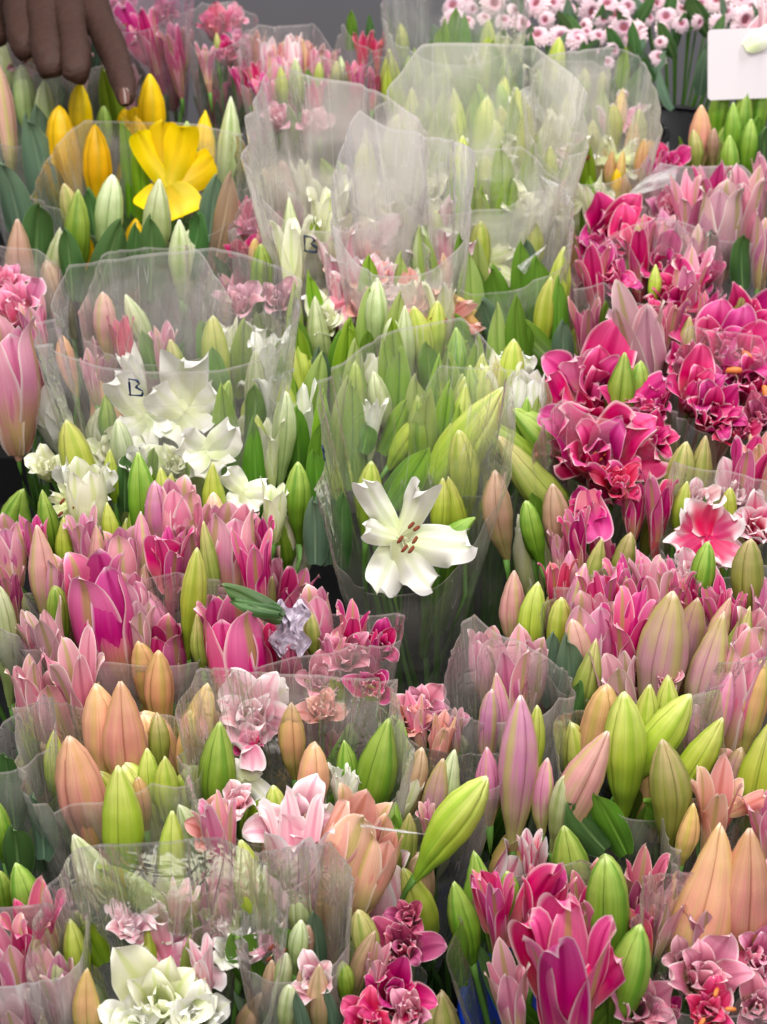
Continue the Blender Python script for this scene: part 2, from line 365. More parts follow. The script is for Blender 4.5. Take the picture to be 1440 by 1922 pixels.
def petal_set(kind, var, mode):
    """meshes of one whole flower in its own frame: radius 1, height 1"""
    key = ('pset', kind, var, mode)
    if key in CACHE: return CACHE[key]
    rs = random.Random(hash((var, len(mode)*7))*13+var*101+len(mode))
    raw = []
    if mode == 'half':      # goblet of six tepals, tips just parting
        op = rs.uniform(.02, .22)
        for k in range(6):
            inner = k % 2; az = k*math.pi/3+rs.uniform(-.12, .12)
            o2 = op + rs.uniform(-.06, .10)
            L = 1*rs.uniform(.86, 1.04)*(.92 if inner else 1)
            f = path_curve(L, .03, [(0, .62), (.25, .30), (.55, .02+o2*.6), (.85, o2+(.0 if inner else .1)), (1, o2+rs.uniform(.1, .9))], .13, .26+rs.uniform(0, .3))
            raw.append((az+.0, strip(rs, L, .21*(1.15 if inner else 1)*rs.uniform(.9, 1.1), f, 0, .022+.02*inner, rs.uniform(.9, 1.8))))
    elif mode == 'parted':  # tepals leaning out more
        for k in range(6):
            inner = k % 2; az = k*math.pi/3+rs.uniform(-.15, .15)
            L = 1*rs.uniform(.85, 1.05); o2 = rs.uniform(.2, .5)
            f = path_curve(L, .03, [(0, .55), (.3, .32), (.6, o2), (.85, o2+.25), (1, o2+rs.uniform(.5, 1.6))], .13, .6)
            raw.append((az, strip(rs, L, .25*rs.uniform(.9, 1.15), f, 0, .04, rs.uniform(.9, 1.8))))
    elif mode == 'bell':    # upright, closed body with three clear outer tepals and tips flipping
        for k in range(6):
            inner = k % 2; az = k*math.pi/3
            L = rs.uniform(.94, 1.03)*(.96 if inner else 1)
            f = path_curve(L, .03, [(0, .5), (.3, .22), (.6, -.02), (.85, -.14), (1, -.1+rs.uniform(0, .9)*(0 if inner else 1))], .13, .17)
            raw.append((az, strip(rs, L, .2, f, 0, .014, 1.6)))
    elif mode == 'ruffle':  # double flower, many crimped tepals
        n = 13
        for k in range(n):
            ring = k/n; az = k*2.4+rs.uniform(-.3, .3)
            L = .70+.4*ring+rs.uniform(-.12, .14); o2 = -.12+ring*.85+rs.uniform(-.2, .25)
            f = path_curve(L, .02+.05*ring, [(0, .4+.3*ring), (.35, o2*.6+.1), (.7, o2), (1, o2+rs.uniform(-.5, 1.5))], .14+.1*ring, .35+.4*ring+rs.uniform(0, .3))
            raw.append((az, strip(rs, L, (.23+.12*ring)*rs.uniform(.85, 1.2), f, 0, .06+.02*ring, rs.uniform(.9, 1.9))))
    mr = mz = 0; outp = []
    for az, (P, F, U) in raw:
        ca, sa = math.cos(az), math.sin(az)
        Q = [(p[0]*ca-p[1]*sa, p[0]*sa+p[1]*ca, p[2]) for p in P]
        mr = max(mr, max(math.hypot(q[0], q[1]) for q in Q)); mz = max(mz, max(q[2] for q in Q)); outp.append((Q, F, U))
    if mode == 'ruffle': sx = sz = 1/(mr*.9)
    else: sx = 1/(mr*.93); sz = 1/mz
    res = [mesh_from('petal', [(q[0]*sx, q[1]*sx, q[2]*sz) for q in Q], F, U, K[kind+'_outer'] if mode != 'ruffle' and i_ % 2 == 0 and kind+'_outer' in K else K[kind]) for i_, (Q, F, U) in enumerate(outp)]
    CACHE[key] = res; return res
def throat_mesh(kind):
    key = ('throat', kind)
    if key in CACHE: return CACHE[key]
    vs_, fs, us = [], [], []; N = 12
    for i, (z, r) in enumerate([(-.05, .10), (0, .16), (.08, .24), (.2, .34)]):
        for j in range(N):
            a = j/N*6.2832; vs_.append((r*math.cos(a), r*math.sin(a), z))
    for i in range(3):
        for j in range(N):
            fs.append((i*N+j, i*N+(j+1) % N, (i+1)*N+(j+1) % N, (i+1)*N+j)); us.append(((.3, i*.05), (.4, i*.05), (.4, i*.05+.05), (.3, i*.05+.05)))
    me = mesh_from('flower', vs_, fs, us, K[kind]); CACHE[key] = me; return me
def blade_mesh(kind, var, ty):
    """one free petal or leaf: along +Z, width along Y (half width 1), face towards +X"""
    key = ('blade', kind, var, ty)
    if key in CACHE: return CACHE[key]
    rs = random.Random(var*57+len(ty)*3+1)
    if ty == 'leaf':
        b = rs.uniform(.0, .5)
        f = path_curve(1, 0, [(0, -.25-b*.3), (.5, 0), (.8, .2+b*.6), (1, .5+b*1.6)], 1.3, 1.6)
        NUu = 11; P, F, U = strip(rs, 1, 1, lambda t: f(t)[:4]+(f(t)[4],), 0, .05, 1.2, 'lance', NUu, 19)
        # fold along the midrib
        P = [(p[0]-.0, p[1], p[2]) for p in P]
        P = [(p[0]+.16*abs(p[1])*1.0, p[1], p[2]) for p in P]
    elif ty == 'curl':
        q_ = rs.uniform(-.2, .5)
        f = path_curve(1, 0, [(0, -.7), (.35, -.15), (.65, .3+q_), (.85, .7+q_), (1, 1.15+q_)], 1.3, 2.4)
        P, F, U = strip(rs, 1, 1, f, 0, .13, rs.uniform(1.2, 1.9), 'oval', 15, 29)
        P = [(p[0]*.8, p[1], p[2]) for p in P]
    else:
        a1 = rs.uniform(.2, .7); a2 = a1+rs.uniform(.1, 1.1)
        f = path_curve(1, 0, [(0, -.5), (.4, -.1), (.75, a1), (1, a2)], 1.1, 2.2)
        P, F, U = strip(rs, 1, 1, f, 0, .24 if ty == 'wavy' else .05 if ty == 'smooth' else .13, rs.uniform(1.2, 1.8) if ty == 'wavy' else rs.uniform(.8, 1.4), 'oval', 15, 27)
        P = [(p[0]*.45 if ty != 'x' else p[0], p[1], p[2]) for p in P]
    zm = max(p[2] for p in P)
    P = [(p[0]*(1 if ty == 'leaf' else 1), p[1], p[2]/zm) for p in P]
    me = mesh_from('leaf' if ty == 'leaf' else 'petal', P, F, U, K[kind]); CACHE[key] = me; return me
def tube(pts, rad, N=7):
    vs_, fs, us = [], [], []
    for i, p in enumerate(pts):
        p = Vector(p); d = (Vector(pts[min(i+1, len(pts)-1)])-Vector(pts[max(i-1, 0)])).normalized()
        a = d.orthogonal().normalized() if abs(d.z) > .98 else d.cross(Vector((0, 0, 1))).normalized(); b = d.cross(a)
        r = rad[i] if isinstance(rad, (list, tuple)) else rad
        for j in range(N):
            q = j/N*6.2832; vs_.append(p+a*(r*math.cos(q))+b*(r*math.sin(q)))
    n = len(pts)
    for i in range(n-1):
        for j in range(N):
            fs.append((i*N+j, i*N+(j+1) % N, (i+1)*N+(j+1) % N, (i+1)*N+j)); us.append(((j/N, i/n), ((j+1)/N, i/n), ((j+1)/N, (i+1)/n), (j/N, (i+1)/n)))
    fs.append(tuple(range(N))[::-1]); us.append(((0, 0),)*N)
    fs.append(tuple(range((n-1)*N, n*N))); us.append(((0, 1),)*N)
    return vs_, fs, us

# ------------------------------------------------------------ objects
def new(name, data, parent=None, mat=None):
    o = bpy.data.objects.new(name, data); C.objects.link(o)
    if parent is not None: o.parent = parent
    if mat is not None: o.matrix_basis = mat
    return o
def tag(o, label=None, cat=None, group=None, kind=None):
    for k, v in (('label', label), ('category', cat), ('group', group), ('kind', kind)):
        if v: o[k] = v
    return o
def frame(axis, roll=0, face=None):
    z = axis.normalized()
    if face is not None:
        x = (face - z*face.dot(z)).normalized()
    else:
        x = z.orthogonal().normalized(); x = Matrix.Rotation(roll, 3, z) @ x
    y = z.cross(x)
    return Matrix((x, y, z)).transposed().to_4x4()

class Bouquet:
    def __init__(s, label, cx, cy, group='sleeved lily bouquets packed together', cat='bouquet', name='lily_bouquet', lift=0, off=0, hw=150, leaves=10, leafk='leaf_dark', leafdrop=.07):
        s.lift, s.off = lift, off
        s.top = at(cx, cy, off, lift); s.m = mpp(s.top); s.hw = hw*s.m
        s.base = s.top+Vector((0, .05, -.47))
        s.root = new(name, None); s.root.empty_display_size = .02; s.root.location = s.base
        tag(s.root, label, cat, group); s.rs = random.Random(int(cx*3+cy*7))
        s.M0 = Matrix.Translation(-s.base); s.heads = []
        s.kinds = []; s.nleaf, s.leafk, s.leafdrop = leaves, leafk, leafdrop
    def put(s, name, me, M, parent=None):
        if parent is None: return new(name, me, s.root, s.M0 @ M)
        return new(name, me, parent, M)
    def axis(s, bx, by, tx, ty, d=0, wk=None, wd=None):
        if wd:
            L0 = math.hypot(tx-bx, ty-by); k = max(1.15, 2.6*wd/L0)
            bx, by = tx+(bx-tx)*k, ty+(by-ty)*k
        P = at((bx+tx)/2, (by+ty)/2, s.off+d, s.lift); m = mpp(P)
        dx, dy = (tx-bx)*m, (by-ty)*m; L = math.hypot(dx, dy)
        w = max(.42*dy, .28*L) if wk is None else wk*L
        A = RT*dx+UP*dy-FW*w
        return P-A/2, A, m
    def bud(s, kind, bx, by, tx, ty, wd, d=0, var=None, wk=None):
        O, A, m = s.axis(bx, by, tx, ty, d, wk, wd); r = wd*m/2*.84; s.kinds.append(('b', kind))
        var = s.rs.randrange(14) if var is None else var
        M = Matrix.Translation(O) @ frame(A, s.rs.uniform(0, 6.28)) @ Matrix.Diagonal((r, r, A.length, 1))
        s.put('bud', bud_mesh(kind, var), M); s.heads.append((O, A)); return s
    def half(s, kind, bx, by, tx, ty, wd, mode='half', d=0, var=None, wk=None):
        O, A, m = s.axis(bx, by, tx, ty, d, wk, wd*.8); r = wd*m/2; s.kinds.append(('h', kind))
        var = s.rs.randrange(6) if var is None else var
        M = Matrix.Translation(O) @ frame(A, s.rs.uniform(0, 6.28)) @ Matrix.Diagonal((r, r, A.length, 1))
        f = s.put('flower', throat_mesh(kind), M)
        for me in petal_set(kind, var, mode): new('petal', me, f)
        s.heads.append((O, A)); return s
    def dbl(s, kind, cx, cy, r, d=0, lean=(0, 0), var=None, stam=0):
        P = at(cx, cy, s.off+d, s.lift); m = mpp(P); R_ = r*m
        ax = (-FW*.75+Vector((lean[0]+s.rs.uniform(-.2, .2), 0, .8+lean[1]))).normalized()
        O = P-ax*R_*.75; var = s.rs.randrange(5) if var is None else var
        M = Matrix.Translation(O) @ frame(ax, s.rs.uniform(0, 6.28)) @ Matrix.Diagonal((R_, R_, R_*1.05, 1))
        f = s.put('flower', throat_mesh(kind), M)
        for me in petal_set(kind, var, 'ruffle'): new('petal', me, f)
        for k in range(stam):
            a = k*1.1; new('stamen', stamen_mesh(k % 3, 'orange'), f, Matrix.Rotation(a, 4, 'Z') @ Matrix.Rotation(.3+.1*(k % 2), 4, 'Y') @ Matrix.Scale(1.1, 4))
        s.heads.append((O, ax*R_)); return s
    def blade(s, kind, bx, by, tx, ty, wd, ty_='leaf', d=0, var=None, wk=None, parent=None, pm=None, face=None, name=None):
        O, A, m = s.axis(bx, by, tx, ty, d, wk); r = wd*m/2
        var = s.rs.randrange(7) if var is None else var
        fc = (-FW+Vector((s.rs.uniform(-.35, .35), 0, .25))) if face is None else face
        sx = r*1.0 if ty_ == 'leaf' else A.length
        if ty_ == 'leaf': sx = A.length*.9
        M = Matrix.Translation(O) @ frame(A, face=fc) @ Matrix.Diagonal((sx, r, A.length, 1))
        if ty_ == 'leaf':   # keep the fold in proportion to the width
            M = Matrix.Translation(O) @ frame(A, face=fc) @ Matrix.Diagonal((r*2.4, r*.82, A.length, 1))
        me = blade_mesh(kind, var, ty_)
        if parent is not None: return new('petal', me, parent, pm.inverted() @ M)
        s.put(name or ('leaf' if ty_ == 'leaf' else 'petal'), me, M); return s
    def leaf(s, kind, *a, **k): return s.blade(kind, *a, **k)
    def pet(s, kind, *a, **k): return s.blade(kind, *a, ty_='oval', **k)
    def fl(s, kind, cx, cy, tips, d=0, stam=0, ak='anther', ssz=1.0, sdir=(0, 0)):
        """open flower: tepals from the heart to each tip"""
        P = at(cx, cy, s.off+d, s.lift); m = mpp(P)
        M = Matrix.Translation(P+FW*.012) @ frame(-FW+Vector((0, 0, .6))) @ Matrix.Scale(26*m, 4)
        f = s.put('flower', throat_mesh(kind), M)
        for i, tp in enumerate(tips):
            tx, ty, wd = tp[:3]; wk = tp[3] if len(tp) > 3 else .35
            dd = d+.012*(i % 2)
            O = P - FW*(.004*(i % 2)); q = mpp(O)
            A = RT*((tx-cx)*q)+UP*((cy-ty)*q)-FW*(wk*math.hypot(tx-cx, ty-cy)*q)
            fc = -FW+Vector((s.rs.uniform(-.2, .2), 0, .2))
            Mp = Matrix.Translation(O) @ frame(A, face=fc) @ Matrix.Diagonal((A.length, wd*q/2, A.length, 1))
            new('petal', blade_mesh(kind, s.rs.randrange(6), 'smooth' if kind == 'yellow' else 'curl' if kind in ('white', 'cream') or i % 2 else 'wavy'), f, M.inverted() @ Mp)
        for k in range(stam):
            a = k*6.28/stam
            Ms = Matrix.Translation(P) @ frame(-FW*1.0+Vector((sdir[0]+.35*math.cos(a), 0, .35*math.sin(a)+sdir[1]))) @ Matrix.Scale(55*m*ssz, 4)
            new('stamen', stamen_mesh(k % 3, ak), f, M.inverted() @ Ms)
        s.heads.append((P+FW*.02, Vector((0, 0, .03)))); return s
    def finish(s, fill=.7):
        B = s.base; rs = s.rs
        if s.kinds and fill:
            hs = list(s.heads)
            for i in range(int(len(hs)*fill)):
                O, A = rs.choice(hs); ty, kd = rs.choice(s.kinds); L = rs.uniform(.10, .14); r = L*rs.uniform(.15, .2)
                T = O+A+Vector((rs.uniform(-.045, .045), rs.uniform(.0, .04), -rs.uniform(.035, .085)))
                ax = Vector((rs.uniform(-.25, .25), rs.uniform(-.25, .1), 1)).normalized()
                M = Matrix.Translation(T-ax*L) @ frame(ax, rs.uniform(0, 6.28)) @ Matrix.Diagonal((r, r, L, 1))
                if ty == 'b': s.put('bud', bud_mesh(kd, rs.randrange(14)), M)
                else:
                    M = M @ Matrix.Diagonal((1.25, 1.25, 1, 1)); f = s.put('flower', throat_mesh(kd), M)
                    for me in petal_set(kd, rs.randrange(6), rs.choice(['bell', 'half'])): new('petal', me, f)
                s.heads.append((T-ax*L, ax))
        for O, A in s.heads:
            foot = B+Vector((rs.uniform(-.03, .03), rs.uniform(-.03, .03), 0))
            a = A.normalized(); p1 = O-a*.05; p2 = O*.35+foot*.65
            pts = [O+a*.004, O-a*.015, p1*.9+p2*.1, (p1+p2)/2-Vector((0, 0, .01)), p2, foot]
            V, F, U = tube([p-B for p in pts], [.0042, .003, .0032, .0036, .004, .004], 6)
            new('stem', mesh_from('stem', V, F, U, K['stem']), s.root)
        for i in range(s.nleaf):
            a = rs.uniform(0, 6.28); q = rs.uniform(.1, 1)**.6*s.hw*.8
            P = s.top+Vector((math.cos(a)*q, math.sin(a)*q*.8, -s.leafdrop-rs.uniform(.0, .07)+SL*math.sin(a)*q))
            L = rs.uniform(.11, .19); ax = Vector((math.cos(a)*.35+rs.uniform(-.3, .3), math.sin(a)*.25+rs.uniform(-.25, .1), 1)).normalized()
            kk = s.leafk if rs.random() < .75 else rs.choice(['leaf', 'leaf_dark'])
            fc = -FW+Vector((rs.uniform(-.9, .9), 0, .3)); W = rs.uniform(.009, .016)
            M = Matrix.Translation(P-ax*L*.5) @ frame(ax, face=fc) @ Matrix.Diagonal((W*1.6, W, L, 1))
            s.put('leaf', blade_mesh(kk, rs.randrange(7), 'leaf'), M)
        return s
    def flap(s, pts, off=.05, milk=.6, lift=.0):
        """a loose corner of stiff film, its caught light put in as milky white"""
        Q = [at(x, y, s.off+off, s.lift)-FW*(.012*math.sin(2.1*i))-s.base for i, (x, y) in enumerate(pts)]
        V, F, U = [], [], []; n = 12
        for i in range(n+1):
            for j in range(n+1):
                u, v = i/n, j/n; p = Q[0].lerp(Q[1], u).lerp(Q[3].lerp(Q[2], u), v)
                V.append(p-FW*(.008*math.sin(math.pi*u)*math.sin(math.pi*v*1.3)+.004*noise.noise(Vector((u*4, v*4, pts[0][0])))))
        for i in range(n):
            for j in range(n):
                a = i*(n+1)+j; F.append((a, a+1, a+n+2, a+n+1)); U.append(((i/n*.3, j/n*.3), (i/n*.3, (j+1)/n*.3), ((i+1)/n*.3, (j+1)/n*.3), ((i+1)/n*.3, j/n*.3)))
        new('loose_film_corner', mesh_from('loose_film_corner', V, F, U, film(milk, '#fbf8f8', .6)), s.root); return s
    def sleeve(s, cx, cy, hw, front=0.0, back=.09, milk=.16, dep=.75, tint='#f4eeee', depth=.40, streaks=.5, off=0, rot=0, cone=.32, side=0.0, marks=(), peak=.055, seed=0, name='sleeve', jag=.006):
        """open cone of thin film: a wide flattened mouth, front edge lower than back edge, long soft folds"""
        rs = random.Random(int(cx*5+cy*11+seed)); P = at(cx, cy, s.off+off, s.lift); m = mpp(P); a = hw*m; b = a*dep
        bot = P+Vector((s.base.x-P.x, s.base.y-P.y, 0))*.5+Vector((0, 0, -depth))
        NS, NV = 150, 34; ph = [rs.uniform(0, 6.28) for _ in range(8)]
        fold = [(rs.uniform(0, 6.28), rs.uniform(.03, .09), rs.uniform(-.09, .07)) for _ in range(14)]
        cor = sorted([(q0+rs.uniform(-.22, .22)) % (2*math.pi) for q0 in (.35, 1.25, 2.2, 2.95, 4.0, 5.2)])
        hh = [rs.uniform(-.3, 1.0)*peak for _ in cor]
        def poly(q):
            q = q % (2*math.pi)
            for a_ in range(len(cor)):
                c0 = cor[a_]; c1 = cor[(a_+1) % len(cor)]; span = (c1-c0) % (2*math.pi); dq = (q-c0) % (2*math.pi)
                if dq <= span:
                    k_ = dq/span; return hh[a_]*(1-k_)+hh[(a_+1) % len(cor)]*k_ - jag*math.sin(math.pi*k_)
            return 0
        def pt(q, t):
            th = q+rot
            k = (1+math.sin(q))/2                       # 0 = towards the camera, 1 = back
            h = front+(back-front)*k**.8 + side*math.cos(q) + poly(q)
            rr = cone+(1-cone)*t**.9
            ce, se = math.cos(th), math.sin(th); pw = .66
            x = a*math.copysign(abs(ce)**pw, ce)*rr; y = b*math.copysign(abs(se)**pw, se)*rr
            w_ = 1
            for (c0, wd, am) in fold:
                dq = (q-c0+.25*math.sin(3*t+c0)+math.pi) % (2*math.pi)-math.pi
                w_ += am*(math.exp(-abs(dq/wd)**1.4)-.6*math.exp(-((dq-wd*2)/wd)**2))*(.35+.65*t)
            w_ += .09*noise.noise(Vector((math.cos(q)*1.6+ph[2], math.sin(q)*1.6, t*1.8)))+.035*noise.noise(Vector((math.cos(q)*5, math.sin(q)*5+ph[3], t*3)))
            x *= w_; y *= w_
            z = (-depth)+(depth+h)*t
            c = bot.lerp(P, t); return Vector((c.x+x, c.y+y, P.z+z+ (SL*.4)*y*t))
        V, F, U = [], [], []
        for i in range(NV+1):
            t = i/NV
            for j in range(NS): V.append(pt(j/NS*2*math.pi, t)-s.base)
        for i in range(NV):
            for j in range(NS):
                j2 = (j+1) % NS
                F.append((i*NS+j, i*NS+j2, (i+1)*NS+j2, (i+1)*NS+j))
                u0, u1 = j/NS, (j+1)/NS; v0, v1 = i/NV, (i+1)/NV
                U.append(((u0, v0), (u1, v0), (u1, v1), (u0, v1)))
        milk = round(min(.8, milk*MILK), 3)
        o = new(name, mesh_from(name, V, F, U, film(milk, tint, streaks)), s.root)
        s.last = (o, pt); return s
def stamen_mesh(var, ak):
    key = ('stamen', var, ak)
    if key in CACHE: return CACHE[key]
    bend = .12+.06*var
    pts = [(bend*t*t*1.2, 0, t) for t in [0, .25, .5, .75, .97]]
    V, F, U = tube(pts, [.03, .024, .02, .018, .014], 6)
    me = mesh_from('stamen', V, F, U, K['filament'])
    V2, F2, U2 = tube([(bend*1.2-.16, 0, 1.0), (bend*1.2-.12, 0, 1.03), (bend*1.2, 0, 1.04), (bend*1.2+.12, 0, 1.02), (bend*1.2+.17, 0, .98)], [.02, .06, .07, .06, .02], 8)
    n = len(V); me2 = mesh_from('stamen', list(V)+list(V2), F+[tuple(i+n for i in f) for f in F2], U+U2, K['filament'])
    me2.materials.append(K[ak])
    for i, p in enumerate(me2.polygons):
        if i >= len(F): p.material_index = 1
    CACHE[key] = me2; return me2

# ------------------------------------------------------------ the setting
def box(name, x0, x1, y0, y1, z0, z1, mat, kind='structure'):
    V = [(x, y, z) for z in (z0, z1) for y in (y0, y1) for x in (x0, x1)]
    F = [(0, 2, 3, 1), (4, 5, 7, 6), (0, 1, 5, 4), (2, 6, 7, 3), (0, 4, 6, 2), (1, 3, 7, 5)]
    o = new(name, mesh_from(name, V, F, None, mat, False))
    if kind: tag(o, kind=kind)
    return o
V = [(-6, -3, 0), (6, -3, 0), (6, 9, 0), (-6, 9, 0)]
tag(new('floor', mesh_from('floor', V, [(0, 1, 2, 3)], None, K['floor'], False)), kind='structure')
for i in range(5):
    y0 = 1.35+i*.42
    box('display_stand_step', -2.2, 2.2, y0, y0+.418, .002, .10+.095*i, K['stand'])
box('back_wall', -4, 4, 4.9, 5.0, .002, 3.2, K['wall'])

# ------------------------------------------------------------ marks written on the film
GLYPH = {'B': [(-.42, -.5), (-.34, .5), (.18, .46), (.34, .28), (.06, .04), (.46, -.18), (.40, -.46), (-.42, -.5), (-.5, -.42)],
         'A': [(-.5, -.5), (-.2, .42), (.16, .5), (.42, -.30), (.5, -.5), (.30, -.22), (-.34, -.18)]}
def ink_mark(b, px, py, size, g='B', tilt=0.0):
    o, pt = b.last
    best = None
    for i in range(180):
        q = math.pi+i/180*math.pi                   # camera side of the mouth
        for k in range(60):
            t = .35+.65*k/60; p = pt(q, t)-CAM; z = p.dot(FW)
            sx = 720+p.x/z/TANH*720; sy = 961-p.dot(UP)/z/TANV*961
            e = (sx-px)**2+(sy-py)**2
            if best is None or e < best[0]: best = (e, q, t)
    _, q, t = best; P = pt(q, t); m = mpp(P)*size
    dq = (pt(q+.01, t)-P)/.01; dt = (pt(q, t+.01)-P)/.01 if t < .98 else (P-pt(q, t-.01))/.01
    pts = []
    G = GLYPH[g]
    for a, c in zip(G, G[1:]):
        for j in range(4):
            x = a[0]+(c[0]-a[0])*j/4; y = a[1]+(c[1]-a[1])*j/4
            x, y = x*math.cos(tilt)-y*math.sin(tilt), x*math.sin(tilt)+y*math.cos(tilt)
            pp = pt(q+x*m*.8/dq.length, min(1, t+y*m/dt.length)); nn = dq.cross(dt).normalized()
            if nn.dot(FW) > 0: nn = -nn
            pts.append(pp+nn*.0008-b.base)
    V, F, U = tube(pts, [.05*m*(1+.35*math.sin(i*.9+px)) for i in range(len(pts))], 6)
    mk = new('ink_mark', mesh_from('ink_mark', V, F, U, K['ink']), o)
    return b

# =============================================================== bouquets, front to back
B = Bouquet
def lush(b, rect, n, seed, kinds, leaves=('leaf_pale', 'leaf_bright', 'leaf_pale'), size=1.0, d=.0):
    """fill a sleeve with the sort of blooms and leaves the photograph shows in it"""
    rs = random.Random(seed); x0, y0, x1, y1 = rect
    for i in range(n):
        x, y = rs.uniform(x0, x1), rs.uniform(y0, y1); k = rs.choice(kinds); q = rs.random(); dd = d+rs.uniform(-.02, .02)
        if k == 'L': b.leaf(rs.choice(leaves), x+rs.uniform(-20, 20), y+90*size, x+rs.uniform(-22, 22), y-50*size, rs.uniform(36, 56)*size, d=dd)
        elif k[:2] == 'b_': b.bud(k, x, y+60*size, x+rs.uniform(-18, 18), y-45*size, rs.uniform(36, 46)*size, d=dd)
        elif q < .4: b.half(k, x, y+60*size, x+rs.uniform(-14, 14), y-40*size, rs.uniform(54, 76)*size, 'parted', d=dd)
        elif q < .62: b.dbl(k, x, y, rs.uniform(42, 58)*size, d=dd)
        else:
            a0 = rs.uniform(0, 1); tips = []
            for j in range(6):
                a = a0+j*1.047+rs.uniform(-.2, .2); L = rs.uniform(50, 76)*size
                tips.append((x+L*math.cos(a), y-L*math.sin(a)*.8, rs.uniform(26, 40)*size, rs.uniform(.2, .7)))
            b.fl(k, x, y, tips, d=dd, stam=rs.choice([0, 3]), ssz=.8)
    return b
# ---- lowest row
b = B('crimson lily blurred behind streaky cellophane in the bottom corner, beside one small bright green bud', 50, 1780, hw=120)
b.half('red', 70, 1830, 65, 1665, 130, 'parted').half('pink', 30, 1880, 10, 1720, 110).bud('b_green', 48, 1690, 42, 1612, 66, d=.02)
b.half('dusty', 110, 1900, 100, 1770, 90).bud('leaf_bright' if False else 'b_green', 8, 1700, 4, 1630, 40).half('mauve', 30, 1922, 20, 1840, 90)
b.sleeve(45, 1850, 125, front=.05, back=.07, milk=.30, streaks=.9).finish()

b = B('large cream white lily with blush petals above it, cut by the bottom edge', 310, 1850, hw=150, leaves=8)
b.dbl('cream', 300, 1885, 112, lean=(0, .2), var=1).dbl('white', 250, 1920, 70).dbl('white', 370, 1910, 70)
b.fl('blushwhite', 315, 1800, [(237, 1742, 60), (300, 1712, 56, .6), (392, 1764, 52), (432, 1845, 70), (262, 1790, 60), (350, 1790, 70)], d=-.02)
b.bud('b_lime', 148, 1850, 138, 1718, 60).leaf('leaf_bright', 190, 1815, 158, 1725, 70, d=.01).bud('b_peach', 165, 1890, 166, 1808, 66, d=.01)
b.bud('b_pale', 120, 1900, 115, 1780, 60, d=-.02).leaf('leaf', 480, 1860, 440, 1740, 110).leaf('leaf_dark', 530, 1840, 460, 1700, 90)
lush(b, (140, 1720, 470, 1800), 12, 22, ['blushwhite', 'cream', 'L', 'b_pale', 'b_lime', 'white'], leaves=('leaf_pale', 'leaf'))
b.sleeve(300, 1880, 235, front=.0, back=.075, milk=.12, dep=.6).finish()

b = B('milky sleeve of pale buds and leaves between the cream lily and dark ruffled pink lilies', 560, 1830, hw=90, leaves=10, leafk='leaf_grey')
b.leaf('leaf', 560, 1860, 520, 1720, 70).leaf('leaf_grey', 600, 1830, 590, 1700, 60).bud('b_brown', 600, 1922, 600, 1800, 60).bud('b_pale', 540, 1922, 545, 1840, 50)
lush(b, (500, 1740, 640, 1900), 10, 23, ['L', 'b_pale', 'blushwhite', 'b_brown'], leaves=('leaf_pale', 'leaf_grey'))
b.sleeve(560, 1800, 105, front=.02, back=.06, milk=.24, streaks=.7).finish()

b = B('dark ruffled rose pink lilies with olive buds, in shadow beside the black gap', 730, 1810, hw=90, leaves=6)
b.bud('b_olive', 690, 1790, 672, 1700, 62).bud('b_brown', 668, 1860, 700, 1740, 50).half('dusty', 700, 1870, 712, 1770, 60)
b.dbl('plum', 755, 1780, 76, var=2).dbl('magenta', 735, 1865, 80, var=3).dbl('red', 690, 1922, 60, var=0).dbl('plum', 765, 1720, 45).dbl('dusty', 770, 1905, 50)
b.bud('b_green', 650, 1880, 645, 1800, 40)
b.sleeve(710, 1830, 90, front=-.05, back=.00, milk=.06).finish(.3)

b = B('big glossy magenta lily half open among fat green buds, blue bucket behind it', 1050, 1770, hw=190, leaves=10, leafk='leaf')
b.half('hot', 1068, 1922, 1058, 1668, 205, 'parted', var=2, d=.03).half('hot', 940, 1800, 922, 1622, 90, 'parted', var=1, d=.01).half('magenta', 1010, 1800, 1030, 1612, 120, 'parted', var=4)
b.pet('hot', 1075, 1912, 1168, 1786, 84, d=.05).pet('hot', 1068, 1915, 1062, 1655, 100, d=.055).pet('magenta', 1045, 1910, 985, 1700, 70, d=.045).pet('hot', 965, 1790, 1042, 1606, 70, d=.02).pet('hot', 925, 1760, 900, 1622, 70, d=.02)
b.half('dusty', 965, 1915, 940, 1775, 100, d=.02).half('magenta', 1110, 1780, 1100, 1640, 80)
b.bud('b_green', 885, 1800, 850, 1648, 68).bud('b_green', 900, 1700, 893, 1590, 76, d=-.01).bud('b_green', 1070, 1650, 1058, 1543, 82).bud('b_green', 1140, 1740, 1130, 1594, 104, var=3)
b.bud('b_green', 1145, 1790, 1110, 1655, 60).bud('b_green', 1175, 1850, 1195, 1726, 92, d=.02).bud('b_green', 1122, 1830, 1115, 1740, 50).bud('b_green', 955, 1670, 950, 1630, 46)
b.half('whitepink', 996, 1655, 992, 1553, 56).half('plum', 1195, 1740, 1205, 1598, 95, 'parted').half('red', 1215, 1790, 1195, 1690, 60).half('mauve', 1230, 1760, 1240, 1640, 60)
b.leaf('leaf', 870, 1860, 860, 1720, 60).leaf('leaf_bright', 1190, 1900, 1200, 1790, 60)
b.sleeve(1050, 1790, 205, front=-.07, back=.03, milk=.07, dep=.6, depth=.36, cone=.10).finish(.35)

